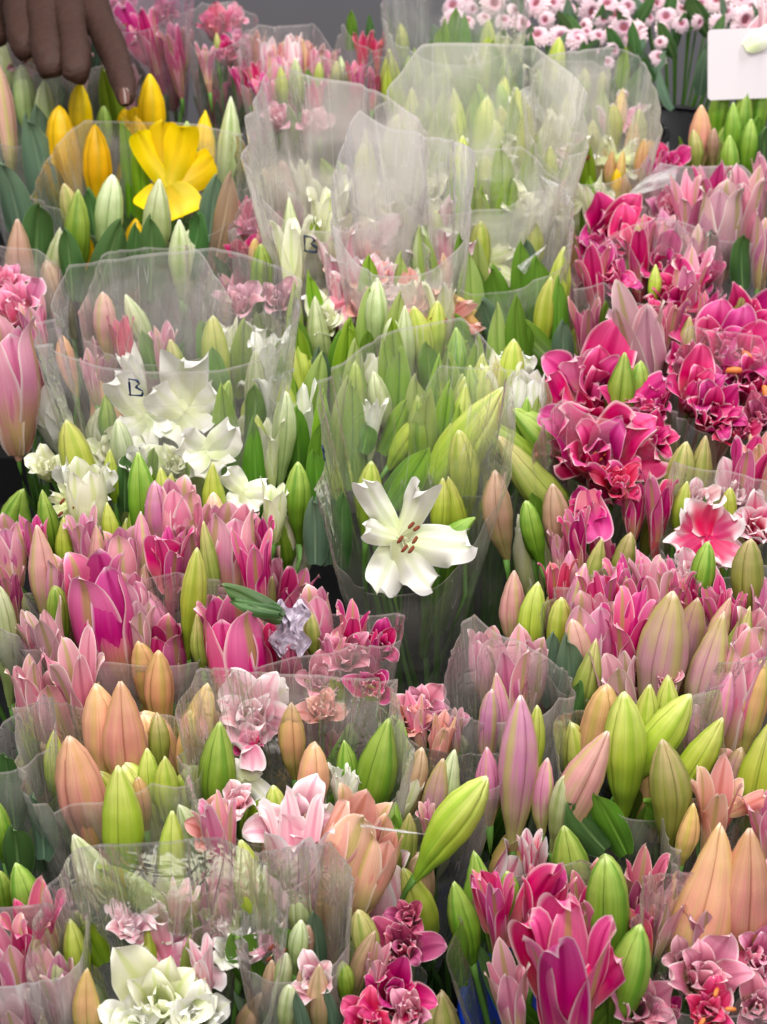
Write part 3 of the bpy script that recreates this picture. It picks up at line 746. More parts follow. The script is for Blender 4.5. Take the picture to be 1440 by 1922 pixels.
b = B('ruffled mauve pink double lilies with an orange red heart, bottom corner under the orange buds', 1340, 1850, hw=150, leaves=8)
b.dbl('plum', 1355, 1745, 84, var=2).dbl('dusty', 1325, 1835, 86, var=1, d=.02).dbl('dusty', 1200, 1890, 76, var=0).dbl('red', 1330, 1900, 62, var=3, d=.02, stam=4).dbl('mauve', 1285, 1805, 50).dbl('pink', 1425, 1800, 62, var=4)
b.dbl('dusty', 1420, 1890, 60, var=2).half('mauve', 1240, 1790, 1268, 1670, 66).half('dusty', 1320, 1790, 1310, 1680, 80).dbl('magenta', 1250, 1910, 45).bud('b_olive', 1300, 1760, 1305, 1690, 44)
b.sleeve(1330, 1830, 150, front=-.03, back=.03, milk=.08, streaks=.4).finish()

# ---- second row
b = B('two big peach orange buds under a ruffled blush lily, at the photo edge', 1370, 1600, hw=110, leaves=8)
b.bud('b_orange', 1315, 1740, 1345, 1535, 135, var=2, d=.02).bud('b_orange', 1405, 1760, 1390, 1545, 120, var=0, d=.03).bud('b_peach', 1290, 1560, 1297, 1505, 50)
b.half('salmon', 1340, 1550, 1345, 1425, 110, 'parted').dbl('salmon', 1375, 1465, 62, var=3).dbl('blushwhite', 1400, 1510, 46).half('pink', 1440, 1580, 1420, 1480, 80, 'parted').pet('salmon', 1370, 1530, 1440, 1490, 40, d=.03)
b.bud('b_pink', 1440, 1760, 1436, 1600, 70)
b.sleeve(1370, 1600, 125, front=-.01, back=.0, milk=.14).finish()

b = B('fan of fat lime green buds, one orange and one pink edged, in clear sleeve', 1200, 1400, hw=140, leaves=10, leafk='leaf')
b.bud('b_peach', 1120, 1400, 1132, 1281, 84).bud('b_lime', 1178, 1520, 1165, 1296, 98, d=.02, var=1).bud('b_lime', 1212, 1370, 1212, 1283, 68).bud('b_lime', 1255, 1370, 1248, 1266, 66)
b.bud('b_lime', 1215, 1420, 1288, 1302, 88, d=.015).bud('b_lime', 1285, 1480, 1346, 1345, 76, d=.02).bud('b_blush', 1082, 1500, 1132, 1368, 92, d=.03).bud('b_olive', 1255, 1530, 1240, 1382, 90, d=.035)
b.bud('b_pale', 1050, 1540, 1060, 1450, 60).leaf('leaf_dark', 1140, 1600, 1060, 1500, 90).leaf('leaf', 1180, 1610, 1110, 1480, 80).leaf('leaf', 1290, 1560, 1200, 1500, 70)
b.sleeve(1195, 1440, 155, front=-.02, back=.04, milk=.09).finish()

b = B('pink and lime striped long buds half in shadow at the photo edge', 1410, 1350, hw=80, leaves=6)
b.bud('b_peach', 1405, 1400, 1425, 1235, 70).bud('b_lime', 1420, 1520, 1436, 1345, 90, d=.02).half('pink', 1380, 1400, 1400, 1190, 90, 'bell').bud('b_mauve', 1370, 1500, 1385, 1400, 50).half('red', 1437, 1260, 1432, 1170, 60)
b.bud('b_pink', 1345, 1400, 1365, 1260, 56)
b.sleeve(1400, 1380, 85, front=-.02, back=.02, milk=.10).finish()

b = B('long striped pink lily buds in a tall clear sleeve next to the black gap', 960, 1350, hw=80, leaves=8, leafk='leaf_grey')
b.bud('b_stripe', 968, 1575, 972, 1302, 86, var=1, d=.03).half('pink', 918, 1290, 908, 1178, 70, 'bell').half('b_stripe' if False else 'pink', 965, 1310, 955, 1185, 96, 'half', var=2).bud('b_blush', 965, 1205, 962, 1072, 56, d=-.03)
b.bud('b_lime', 1003, 1240, 1003, 1092, 62, d=-.02).bud('b_lime', 1048, 1210, 1050, 1120, 60, d=-.02).bud('b_stripe', 915, 1440, 920, 1290, 50).bud('b_stripe', 945, 1400, 930, 1260, 46).bud('b_lime', 1000, 1480, 1005, 1320, 40)
b.half('dusty', 990, 1320, 1000, 1200, 70, 'bell').bud('b_pink', 920, 1540, 912, 1400, 56).bud('b_stripe', 1020, 1560, 1022, 1420, 50)
b.leaf('leaf_grey', 1075, 1400, 1060, 1180, 90).leaf('leaf_dark', 1060, 1410, 1085, 1270, 60).leaf('leaf_grey', 1040, 1330, 1035, 1180, 70)
b.sleeve(955, 1340, 118, front=.01, back=.05, milk=.13, dep=.5, streaks=.6).finish(.1)

b = B('crowded open pink lilies with pale edges above the lime green buds', 1190, 1180, hw=170, leaves=10)
b.half('red', 1050, 1150, 1046, 1040, 76, 'parted').bud('b_pink', 1070, 1120, 1066, 1035, 50).half('hot', 1130, 1220, 1112, 1048, 110, 'parted', var=3).half('hot', 1185, 1180, 1165, 1050, 90, 'parted', var=1).half('pink', 1235, 1150, 1220, 1038, 100, 'parted', var=2)
b.half('hot', 1265, 1150, 1265, 1055, 80, 'parted').bud('b_stripe', 1078, 1200, 1092, 1058, 54).half('pink', 1110, 1260, 1105, 1120, 90, 'bell').half('hot', 1175, 1260, 1180, 1110, 110, 'parted', var=0, d=.01)
b.bud('b_blush', 1108, 1290, 1070, 1160, 60, d=.02).bud('b_mauve', 1240, 1330, 1250, 1110, 112, d=.02, var=1).bud('b_mauve', 1325, 1350, 1345, 1150, 92, d=.02).half('mauve', 1165, 1310, 1140, 1215, 90, 'half', d=.02).dbl('dusty', 1252, 1268, 44, d=.03)
b.bud('b_olive', 1100, 1300, 1115, 1200, 60, d=.025).half('magenta', 1300, 1170, 1285, 1090, 60, 'parted').bud('b_olive', 1175, 1180, 1172, 1080, 36).bud('b_mauve', 1285, 1280, 1300, 1120, 70)
b.half('dusty', 1400, 1290, 1420, 1150, 90, 'bell').half('hot', 1350, 1180, 1330, 1085, 70, 'parted').half('hot', 1380, 1170, 1375, 1100, 60).bud('b_olive', 1375, 1270, 1400, 1140, 60).half('pink', 1430, 1200, 1440, 1090, 80, 'parted').bud('b_blush', 1345, 1210, 1362, 1120, 50)
b.sleeve(1215, 1230, 200, front=0.0, back=.02, milk=.13).finish()

b = B('tall orange pink buds and lime buds in clear sleeve, largest peach coloured group', 220, 1430, hw=150, leaves=10, leafk='leaf')
b.bud('b_orange', 192, 1470, 190, 1280, 90, var=1).bud('b_orange', 245, 1490, 234, 1276, 100, var=0, d=.01).bud('b_peach', 302, 1360, 302, 1220, 68, var=1, d=-.01).bud('b_lime', 108, 1500, 106, 1366, 56)
b.bud('b_orange', 180, 1610, 140, 1378, 108, var=1, d=.02).bud('b_lime', 228, 1650, 232, 1432, 96, var=0, d=.03).bud('b_olive', 299, 1450, 298, 1336, 48).bud('b_peach', 268, 1520, 262, 1455, 44).bud('b_lime', 318, 1520, 312, 1415, 62)
b.bud('b_lime', 325, 1690, 328, 1516, 66, var=0, d=.03).bud('b_pale', 190, 1660, 148, 1560, 86, d=.03).leaf('leaf_bright', 305, 1725, 182, 1622, 88, d=.05, var=1, wk=.2).bud('b_peach', 345, 1460, 352, 1340, 50)
b.bud('b_lime', 285, 1540, 280, 1400, 50, d=-.01).leaf('leaf', 180, 1740, 170, 1600, 80).half('salmon', 170, 1340, 165, 1262, 60).bud('b_peach', 275, 1300, 268, 1200, 60, d=-.02)
b.sleeve(215, 1480, 170, front=.01, back=.05, milk=.15).finish()

b = B('pink and white ruffled lilies mixed with yellow buds and plump green buds', 540, 1430, hw=190, leaves=12, leafk='leaf')
b.dbl('blushwhite', 474, 1345, 90, var=1, d=.02).pet('white', 500, 1310, 545, 1290, 60, d=.03).pet('blushwhite', 480, 1340, 515, 1262, 50, d=.01).dbl('salmon', 605, 1330, 54, var=2).pet('blushwhite', 470, 1400, 475, 1450, 60, d=.03)
b.dbl('red', 470, 1400, 34, var=0, d=.02).bud('b_peach', 552, 1440, 548, 1318, 60, d=.02).bud('b_peach', 376, 1400, 390, 1280, 70).bud('b_peach', 350, 1450, 360, 1330, 48).bud('b_orange', 585, 1480, 592, 1390, 70, d=.02)
b.bud('b_green', 410, 1480, 416, 1352, 84, d=.02, var=0).leaf('leaf_bright', 628, 1340, 628, 1266, 46).bud('b_green', 700, 1500, 728, 1346, 88, d=.02, var=0).bud('b_green', 745, 1430, 750, 1350, 44).bud('b_green', 652, 1460, 648, 1386, 60)
b.leaf('leaf', 640, 1430, 664, 1356, 50).pet('white', 640, 1490, 622, 1432, 40, d=.02).pet('white', 642, 1500, 675, 1452, 36, d=.02).half('white', 640, 1510, 640, 1425, 46, d=.015)
b.fl('white', 460, 1460, [(400, 1455, 50), (480, 1430, 60), (505, 1500, 50), (430, 1435, 50)])
b.half('pink', 425, 1700, 404, 1470, 100, 'parted', var=2, d=.02).dbl('blushwhite', 445, 1505, 44, d=.03).half('blushwhite', 560, 1660, 560, 1496, 150, 'parted', var=1, d=.03).dbl('blushwhite', 560, 1550, 96, var=3, d=.055).dbl('salmon', 400, 1560, 56, var=1, d=.03).half('blushwhite', 330, 1740, 345, 1640, 70, 'parted', d=.02).pet('blushwhite', 555, 1620, 530, 1520, 80, d=.06).pet('white', 590, 1590, 620, 1500, 60, d=.05)
b.bud('b_lime', 480, 1670, 455, 1570, 84, d=.05).half('salmon', 620, 1680, 690, 1490, 120, 'bell', var=3, d=.03).half('salmon', 680, 1700, 730, 1540, 80, 'bell', d=.03).bud('b_lime', 520, 1530, 515, 1470, 56).leaf('leaf_bright', 470, 1570, 500, 1495, 60, d=.02)
b.bud('b_green', 740, 1600, 742, 1500, 50).leaf('leaf', 735, 1640, 740, 1520, 50).half('mauve', 430, 1750, 425, 1640, 70, 'bell').bud('b_pale', 560, 1720, 555, 1640, 60).bud('b_brown', 520, 1640, 500, 1560, 50)
b.flap([(676, 1546), (800, 1562), (800, 1570), (678, 1553)], .12, .8)
b.sleeve(555, 1520, 205, front=.01, back=.09, milk=.15, dep=.6).finish()

b = B('dusty pink lilies behind one big lime yellow bud leaning over a sleeve edge', 820, 1400, hw=110, leaves=8)
b.dbl('dusty', 790, 1330, 56, var=1).dbl('dusty', 832, 1362, 46, var=2).dbl('salmon', 770, 1360, 40).half('pink', 790, 1400, 775, 1300, 60).half('salmon', 820, 1430, 835, 1340, 60).half('mauve', 855, 1400, 850, 1330, 46)
b.bud('b_lime', 800, 1625, 908, 1452, 94, d=.06, var=1).half('dusty', 805, 1575, 800, 1505, 44, 'parted', d=.03).bud('b_brown', 770, 1500, 790, 1400, 60).half('cream', 755, 1530, 780, 1445, 50).bud('b_pale', 840, 1480, 850, 1400, 70).bud('b_mauve', 815, 1510, 830, 1420, 60)
b.bud('b_olive', 760, 1600, 770, 1520, 50)
b.sleeve(820, 1480, 125, front=-.01, back=.02, milk=.14, dep=.55, depth=.3, side=.03, cone=.12).finish(.4)

b = B('grey green leaves under milky film, squeezed against the photo edge beside orange buds', 20, 1480, hw=60, leaves=14, leafk='leaf_grey')
b.leaf('leaf_dark', 20, 1560, 15, 1400, 80).leaf('leaf_grey', 60, 1500, 50, 1360, 70).bud('b_green', 5, 1600, 2, 1500, 50).leaf('leaf_grey', 75, 1620, 70, 1480, 80).leaf('leaf_dark', 30, 1660, 30, 1540, 80)
b.sleeve(35, 1470, 85, front=.02, back=.06, milk=.12, streaks=.8).finish()

# ---- third row
b = B('dense cluster of tall half open pink lilies with striped tepals and lime buds', 230, 1080, hw=260, leaves=12)
b.half('pink', 22, 1090, 14, 972, 66, 'bell').half('hot', 72, 1080, 66, 962, 66, 'half').bud('b_blush', 88, 1170, 80, 988, 66, d=.01).half('pink', 112, 1170, 118, 1040, 60, 'bell').half('hot', 205, 1245, 178, 1045, 128, 'bell', var=3, d=.03)
b.half('plum', 150, 1200, 140, 1050, 60, 'bell', d=.01).half('mauve', 110, 1280, 82, 1130, 90, 'half', d=.03).half('dusty', 150, 1310, 140, 1185, 116, 'parted', d=.05).bud('b_green', 112, 1195, 110, 1098, 50, d=.03).half('pink', 160, 1040, 152, 955, 74, 'parted')
b.bud('b_lime', 208, 1040, 205, 945, 40).half('pink', 232, 1100, 228, 990, 70, 'bell').bud('b_pink', 300, 1030, 296, 905, 60).half('pink', 338, 1040, 340, 905, 80, 'bell').pet('hot', 315, 1115, 295, 1000, 90, d=.02).half('hot', 320, 1110, 325, 985, 84, 'parted')
b.half('plum', 352, 1100, 352, 990, 54, 'bell').bud('b_lime', 350, 1220, 376, 1030, 58, var=1, d=.03).bud('b_olive', 402, 1130, 386, 980, 42, d=.01).half('pink', 428, 1110, 440, 950, 90, 'bell').half('hot', 482, 1150, 476, 992, 88, 'half', d=.01)
b.half('magenta', 500, 1080, 490, 960, 56, 'parted').half('pink', 255, 1170, 246, 1075, 56, 'bell').half('mauve', 262, 1240, 264, 1120, 66, 'half', d=.02).bud('b_stripe', 270, 1080, 268, 960, 50).half('pink', 375, 1000, 385, 930, 60, 'parted')
b.half('pink', 450, 1000, 470, 950, 50, 'parted').bud('b_blush', 182, 1060, 186, 985, 44).half('dusty', 80, 1240, 50, 1150, 60).bud('b_pale', 10, 1300, 8, 1090, 60).bud('b_green', 420, 1180, 412, 1120, 50).half('dusty', 60, 1330, 50, 1230, 80)
b.bud('b_lime', 120, 1060, 124, 970, 40).half('plum', 25, 1150, 20, 1060, 56).bud('b_blush', 410, 1010, 402, 925, 44)
b.sleeve(210, 1180, 240, front=.0, back=-.01, milk=.16, dep=.5).finish()

b = B('deep pink lilies behind a folded film edge, one dark wilted leaf lying on them', 540, 1180, hw=190, leaves=8)
b.half('hot', 450, 1275, 432, 1122, 120, 'bell', var=3, d=.02).half('magenta', 400, 1260, 395, 1120, 76, 'half', var=2, d=.01).bud('b_olive', 380, 1250, 372, 1150, 40, d=.03).half('magenta', 505, 1250, 495, 1150, 70, 'half').half('pink', 598, 1240, 588, 1105, 74, 'bell').bud('b_olive', 590, 1230, 580, 1145, 40, d=.02).half('magenta', 660, 1240, 665, 1130, 76, 'parted')
b.half('pink', 625, 1260, 625, 1180, 60, 'parted').dbl('dusty', 650, 1228, 56, var=1, d=.01).dbl('magenta', 712, 1215, 50, var=3).half('magenta', 700, 1260, 690, 1180, 60, 'parted').half('plum', 545, 1270, 540, 1180, 70).dbl('dusty', 600, 1280, 50).dbl('magenta', 700, 1290, 54, var=2)
b.leaf('leaf_dark', 530, 1160, 416, 1098, 60, d=.13, wk=-.1).leaf('leaf_dark', 525, 1148, 430, 1128, 50, d=.125, wk=-.15)
b.sleeve(570, 1230, 190, front=.03, back=.02, milk=.10, dep=.5).finish()

b = B('white open lily with rust brown anthers in a pointed sleeve over the black gap', 790, 960, hw=140, leaves=3, leafk='leaf')
b.fl('white', 748, 1010, [(680, 896, 62, .4), (796, 896, 66, .4), (896, 1028, 96, .2), (812, 1112, 84, .1), (706, 1118, 88, .1), (678, 985, 54, .4)], d=.03, stam=6, ssz=.95, sdir=(.5, .1))
b.leaf('leaf_bright', 690, 870, 652, 730, 50, var=2).leaf('leaf_bright', 715, 850, 765, 750, 62).leaf('leaf', 680, 850, 690, 790, 50).bud('b_lime', 690, 960, 697, 868, 58).leaf('leaf_bright', 735, 950, 806, 838, 76, d=.02).leaf('leaf', 720, 940, 790, 850, 60)
b.bud('b_lime', 828, 980, 830, 900, 50).bud('b_green', 842, 1010, 890, 972, 46).bud('b_lime', 855, 960, 840, 895, 50).leaf('leaf_grey', 620, 1060, 615, 900, 80).leaf('leaf_grey', 590, 1060, 590, 930, 70)
b.leaf('leaf_dark', 640, 1070, 645, 920, 60).half('white', 700, 800, 706, 740, 60, 'parted').bud('b_pale', 720, 770, 700, 700, 50).bud('b_lime', 760, 830, 800, 770, 50)
lush(b, (640, 650, 860, 860), 16, 19, ['L', 'L', 'L', 'L', 'b_green'], leaves=('leaf_bright', 'leaf_pale', 'leaf_bright'), size=1.5)
b.sleeve(775, 1000, 178, front=-.05, back=.22, milk=.07, dep=.55, depth=.34, cone=.10)
ink_mark(b, 712, 693, 26, 'A').finish(0)

b = B('big lime green and olive buds crowded beside the open magenta lily', 920, 830, hw=130, leaves=4, leafk='leaf')
b.bud('b_lime', 850, 860, 940, 735, 108, var=0, d=.02).bud('b_green', 990, 870, 905, 800, 80).bud('b_olive', 1020, 925, 930, 822, 84, d=.01).bud('b_brown', 940, 975, 925, 887, 66, d=.02).leaf('leaf', 1050, 690, 960, 596, 84, var=1, wk=.1).bud('b_green', 1060, 860, 960, 770, 84)
b.bud('b_lime', 870, 900, 860, 810, 66).bud('b_green', 1005, 1010, 985, 940, 50, d=.01).half('cream', 945, 760, 938, 665, 90, 'parted').fl('white', 950, 720, [(905, 690, 50), (938, 662, 50), (1000, 668, 50), (970, 740, 60)])
b.bud('b_lime', 965, 740, 960, 640, 60, d=.02).half('white', 985, 800, 990, 700, 70, 'bell').leaf('leaf_bright', 870, 720, 835, 650, 54).leaf('leaf_bright', 830, 710, 880, 640, 60).bud('b_green', 895, 760, 880, 690, 58).leaf('leaf_bright', 860, 780, 850, 690, 60)
b.leaf('leaf', 820, 870, 870, 780, 70).leaf('leaf_grey', 800, 800, 840, 690, 70).bud('b_brown', 1045, 1000, 1035, 908, 62, d=.02)
lush(b, (830, 650, 1000, 830), 10, 21, ['L', 'b_lime', 'b_lime', 'b_green', 'L'], d=-.01, size=1.4)
b.sleeve(905, 850, 130, front=-.02, back=.05, milk=.07, cone=.2).finish(.1)

b = B('faded pale lilies and leaves glimpsed through thick milky film under the yellow green heads', 800, 600, hw=120, leaves=12, leafk='leaf')
b.half('blushwhite', 720, 560, 715, 490, 50, 'parted').half('cream', 770, 590, 765, 520, 50, 'parted').half('salmon', 700, 600, 690, 530, 50, 'parted').bud('b_lime', 820, 640, 820, 570, 50).leaf('leaf_bright', 760, 700, 750, 600, 60).leaf('leaf', 700, 700, 690, 620, 50).leaf('leaf', 810, 740, 800, 640, 60)
b.bud('b_pale', 740, 660, 735, 600, 50).dbl('cream', 800, 540, 44)
lush(b, (650, 460, 860, 640), 12, 13, ['blushwhite', 'cream', 'salmon', 'L', 'L', 'b_pale', 'b_lime'], d=.01, size=1.25)
b.sleeve(755, 560, 130, front=.05, back=.19, milk=.28, streaks=.5).finish()

b = B('vivid magenta lily fully open with curled petals, facing out of the clear sleeve', 1140, 830, hw=140, leaves=10)
b.dbl('hot', 1118, 735, 120, var=1).dbl('magenta', 1190, 760, 70, var=2).pet('hot', 1170, 775, 1254, 708, 60, d=.03).pet('hot', 1085, 790, 1022, 700, 80, d=.02).pet('pink', 1110, 760, 1075, 665, 80, d=.015)
b.dbl('hot', 1125, 850, 118, var=3, d=.04).fl('magenta', 1125, 850, [(1040, 770, 110, .5), (1190, 775, 120, .5), (1110, 900, 180, .3), (1030, 880, 70, .2), (1255, 870, 110, .3), (1150, 960, 90, .2)], d=.02, stam=5, ak='orange', ssz=.5)
b.dbl('red', 1160, 905, 56, var=3, d=.03).dbl('magenta', 1215, 830, 56, var=0).pet('hot', 1105, 920, 1125, 1020, 84, d=.02).half('magenta', 1085, 1045, 1070, 950, 70, 'parted', d=.02).half('pink', 1050, 1050, 1045, 980, 50).dbl('magenta', 1100, 960, 46, var=1, d=.01)
b.dbl('hot', 1105, 710, 66, var=2).pet('pink', 1140, 740, 1110, 652, 60, d=.02).bud('b_green', 1165, 745, 1168, 668, 66).bud('b_green', 1200, 740, 1195, 680, 50).half('magenta', 1235, 980, 1235, 880, 80, 'parted').half('magenta', 1190, 980, 1185, 890, 60)
b.bud('b_olive', 1120, 1060, 1125, 1010, 50).bud('b_olive', 1170, 1050, 1180, 1000, 50).dbl('hot', 1230, 760, 46, var=4).leaf('leaf', 1010, 1000, 1000, 920, 40).bud('b_green', 1000, 1010, 990, 940, 44)
b.sleeve(1135, 930, 135, front=-.10, back=.06, milk=.09, dep=.6, cone=.2).finish(.3)

b = B('white lilies with deep pink hearts and lime buds, below the magenta double ones', 1360, 980, hw=110, leaves=6)
b.fl('whitepink', 1325, 1005, [(1270, 950, 80), (1325, 935, 90, .5), (1390, 970, 80), (1255, 1040, 80), (1330, 1070, 90), (1390, 1050, 80)], d=.01)
b.dbl('blushwhite', 1385, 930, 66, var=2).dbl('whitepink', 1420, 990, 60, var=0).dbl('blushwhite', 1310, 935, 40).bud('b_lime', 1370, 975, 1366, 915, 34).bud('b_lime', 1275, 980, 1285, 905, 40).bud('b_green', 1320, 1080, 1322, 1018, 56, d=.03)
b.bud('b_olive', 1405, 1110, 1400, 1010, 70, d=.03).pet('blushwhite', 1350, 1090, 1310, 1040, 60, d=.02).dbl('blushwhite', 1300, 1080, 46)
b.sleeve(1355, 1000, 115, front=-.02, back=.03, milk=.12).finish()

b = B('ruffled magenta double lilies with orange stamens at the photo edge', 1370, 700, hw=120, leaves=6)
b.dbl('hot', 1340, 660, 104, var=1, d=.01).dbl('magenta', 1405, 610, 88, var=3).dbl('magenta', 1335, 780, 66, var=0, d=.01).dbl('hot', 1415, 720, 84, var=2, stam=5).dbl('magenta', 1290, 700, 56, var=4).dbl('red', 1380, 810, 50, var=2).dbl('hot', 1290, 640, 40, var=0)
b.dbl('plum', 1430, 790, 50).bud('b_olive', 1380, 570, 1385, 540, 40).half('magenta', 1400, 890, 1410, 820, 90).half('salmon', 1430, 910, 1425, 810, 90, 'parted').bud('b_olive', 1310, 900, 1320, 820, 60).bud('b_olive', 1275, 890, 1280, 830, 60)
b.dbl('hot', 1380, 670, 90, var=3, d=.02).dbl('hot', 1310, 740, 78, var=1, d=.015)
b.sleeve(1365, 760, 115, front=-.02, back=.04, milk=.09).finish()

b = B('upright magenta and mauve lily trumpets with cream edges above the open magenta lily', 1220, 500, hw=140, leaves=8)
b.dbl('magenta', 1150, 440, 84, var=0).dbl('red', 1125, 470, 50, var=2).half('magenta', 1120, 560, 1105, 450, 84, 'parted').half('magenta', 1200, 510, 1195, 410, 80, 'parted', d=.01).bud('b_olive', 1190, 500, 1196, 425, 40, d=.02).dbl('hot', 1150, 530, 56, var=3)
b.dbl('magenta', 1240, 500, 60, var=1).half('mauve', 1205, 670, 1180, 540, 120, 'half', d=.03).half('pink', 1290, 600, 1290, 470, 90, 'parted').dbl('hot', 1305, 530, 56, var=4).bud('b_lime', 1228, 550, 1228, 500, 30, d=.03).half('plum', 1250, 650, 1255, 560, 80, 'parted', d=.02)
b.half('plum', 1100, 620, 1095, 560, 70).leaf('leaf', 1140, 670, 1135, 566, 50).half('hot', 1320, 620, 1330, 540, 60).half('pink', 1250, 480, 1240, 400, 60, 'parted').bud('b_olive', 1285, 660, 1290, 600, 50).dbl('magenta', 1230, 610, 44)
b.dbl('hot', 1180, 470, 78, var=2).dbl('magenta', 1270, 560, 72, var=1, d=.01).dbl('hot', 1130, 520, 60, var=4)
b.sleeve(1205, 560, 140, front=.01, back=.05, milk=.09).finish()

b = B('white lilies with lime buds in big clear sleeve with a blue letter B', 330, 840, hw=220, leaves=14, leafk='leaf')
b.fl('white', 345, 775, [(352, 664, 110, .5), (290, 728, 80, .4), (420, 738, 84, .3), (390, 820, 86), (305, 825, 84)], d=.04)
b.fl('white', 270, 785, [(220, 700, 74, .5), (262, 850, 76), (315, 815, 66), (228, 806, 64)], d=.03)
b.fl('white', 390, 850, [(342, 818, 70, .5), (452, 800, 84, .3), (385, 905, 70, .2), (350, 870, 60), (430, 880, 60)], d=.05)
b.fl('white', 160, 920, [(110, 872, 60, .3), (222, 882, 60, .3), (120, 950, 60), (200, 950, 50)], d=0).half('cream', 165, 975, 164, 868, 76, 'bell', d=.02)
b.fl('white', 460, 920, [(426, 878, 54, .4), (490, 958, 60, .1), (440, 955, 60, .1), (510, 915, 50)], d=.01).half('cream', 508, 890, 503, 782, 66, 'parted').bud('b_green', 405, 815, 432, 718, 58, d=.01).bud('b_lime', 148, 880, 134, 790, 76)
b.bud('b_green', 205, 810, 202, 742, 44).bud('b_green', 266, 960, 266, 852, 66, d=.03, var=0).half('cream', 515, 975, 520, 895, 60).bud('b_lime', 490, 850, 485, 780, 50).leaf('leaf', 400, 735, 384, 596, 66).half('cream', 425, 660, 425, 597, 50, 'half').leaf('leaf_bright', 455, 745, 462, 598, 74, d=.01)
b.leaf('leaf', 430, 770, 400, 650, 60, d=.01).leaf('leaf', 500, 800, 530, 640, 74).leaf('leaf', 470, 840, 480, 720, 66).bud('b_green', 90, 990, 85, 920, 50).bud('b_green', 560, 950, 560, 870, 60).leaf('leaf', 560, 900, 560, 760, 70).bud('b_pale', 235, 870, 225, 790, 56).leaf('leaf_dark', 230, 960, 240, 850, 50)
b.half('white', 260, 720, 240, 650, 50).leaf('leaf', 600, 960, 590, 840, 60).bud('b_lime', 405, 950, 400, 870, 54)
b.dbl('cream', 330, 870, 60, var=2, d=-.02).dbl('cream', 210, 850, 50, var=0, d=-.03).bud('b_lime', 310, 950, 305, 880, 50)
lush(b, (390, 660, 600, 900), 18, 17, ['L', 'L', 'L', 'L', 'b_lime', 'b_pale', 'white'], leaves=('leaf_pale', 'leaf_bright', 'leaf', 'leaf_pale'), size=1.45)
lush(b, (90, 780, 330, 960), 12, 18, ['L', 'b_lime', 'white', 'cream', 'b_pale'], size=.85)
b.sleeve(330, 830, 235, front=.135, back=.17, milk=.085, dep=.5, side=.0)
ink_mark(b, 257, 727, 36, 'B').finish()

# ---- upper half
b = B('olive and pink tipped buds showing over a film edge under the yellow lilies', 240, 620, hw=100, leaves=6)
b.bud('b_blush', 200, 650, 198, 552, 52).bud('b_pale', 275, 640, 240, 558, 48).half('red', 235, 670, 225, 590, 60).half('dusty', 310, 680, 310, 610, 60).bud('b_orange', 130, 700, 118, 632, 44).leaf('leaf', 290, 710, 270, 620, 50).bud('b_olive', 330, 700, 325, 640, 40).half('dusty', 175, 730, 165, 660, 50)
b.sleeve(300, 640, 140, front=.0, back=.05, milk=.14).finish()

b = B('soft pink lily with a pale bud, cut by the photo edge under the grey leaves', 30, 580, hw=80, leaves=6)
b.bud('b_brown', 42, 520, 40, 420, 66).dbl('pink', 30, 580, 70, var=1).half('pink', 20, 720, 18, 600, 120, 'bell', d=.02).half('pink', 70, 640, 60, 560, 60).half('white', 25, 740, 20, 690, 60).dbl('pink', 10, 540, 46)
b.sleeve(25, 560, 100, front=-.03, back=.02, milk=.14, cone=.1, depth=.3).finish()

b = B('yellow lilies, one open and several buds, held by the brown hand', 270, 350, hw=180, leaves=16)
b.bud('b_yellow', 132, 362, 118, 210, 76, var=3, d=.01).bud('b_yellow', 155, 300, 155, 166, 56, d=-.01).bud('b_yellow', 188, 380, 184, 245, 66, var=1, d=.02).bud('b_green', 197, 250, 197, 204, 34).leaf('leaf_bright', 212, 250, 198, 130, 64).bud('b_yellow', 285, 285, 286, 150, 62, var=1)
b.leaf('leaf_bright', 243, 400, 238, 228, 60, d=.02).bud('b_yellow', 262, 300, 262, 225, 50, d=.01).leaf('leaf_bright', 262, 410, 262, 250, 50, d=.025)
b.fl('yellow', 318, 350, [(310, 232, 84, .3), (350, 240, 76, .3), (406, 296, 80, .1), (345, 412, 110, .05), (272, 400, 90, .1), (262, 250, 60, .3)], d=.03)
b.fl('yellow', 262, 235, [(225, 215, 36), (250, 205, 36), (240, 250, 30)]).bud('b_yellow', 384, 300, 388, 217, 54).bud('b_green', 358, 320, 352, 235, 48, d=.01).bud('b_pale', 425, 360, 438, 192, 60, d=-.01)
b.bud('b_pale', 200, 465, 218, 336, 64, d=.04).leaf('leaf_dark', 178, 460, 168, 355, 50, d=.04).bud('b_green', 142, 500, 152, 365, 60, d=.04).bud('b_pale', 282, 480, 306, 345, 64, d=.04).leaf('leaf_dark', 275, 560, 288, 405, 84, d=.055).bud('b_pale', 338, 535, 340, 420, 54, d=.04)
b.leaf('leaf_brown', 395, 500, 440, 325, 74, d=.02).bud('b_olive', 135, 420, 128, 350, 50).leaf('leaf_dark', 165, 580, 236, 412, 90, d=.055).leaf('leaf_dark', 130, 560, 128, 430, 70, d=.03).leaf('leaf_grey', 390, 450, 410, 330, 70).leaf('leaf_grey', 90, 440, 60, 220, 100, d=.0).leaf('leaf_grey', 40, 480, 10, 300, 80)
b.leaf('leaf_dark', 340, 520, 380, 400, 80).leaf('leaf_dark', 215, 560, 220, 430, 80).leaf('leaf_dark', 240, 540, 260, 420, 60).leaf('leaf_grey', 110, 420, 90, 300, 70).leaf('leaf_dark', 60, 520, 80, 380, 90)
b.sleeve(275, 380, 195, front=-.06, back=.06, milk=.12, dep=.55, streaks=.4).finish()

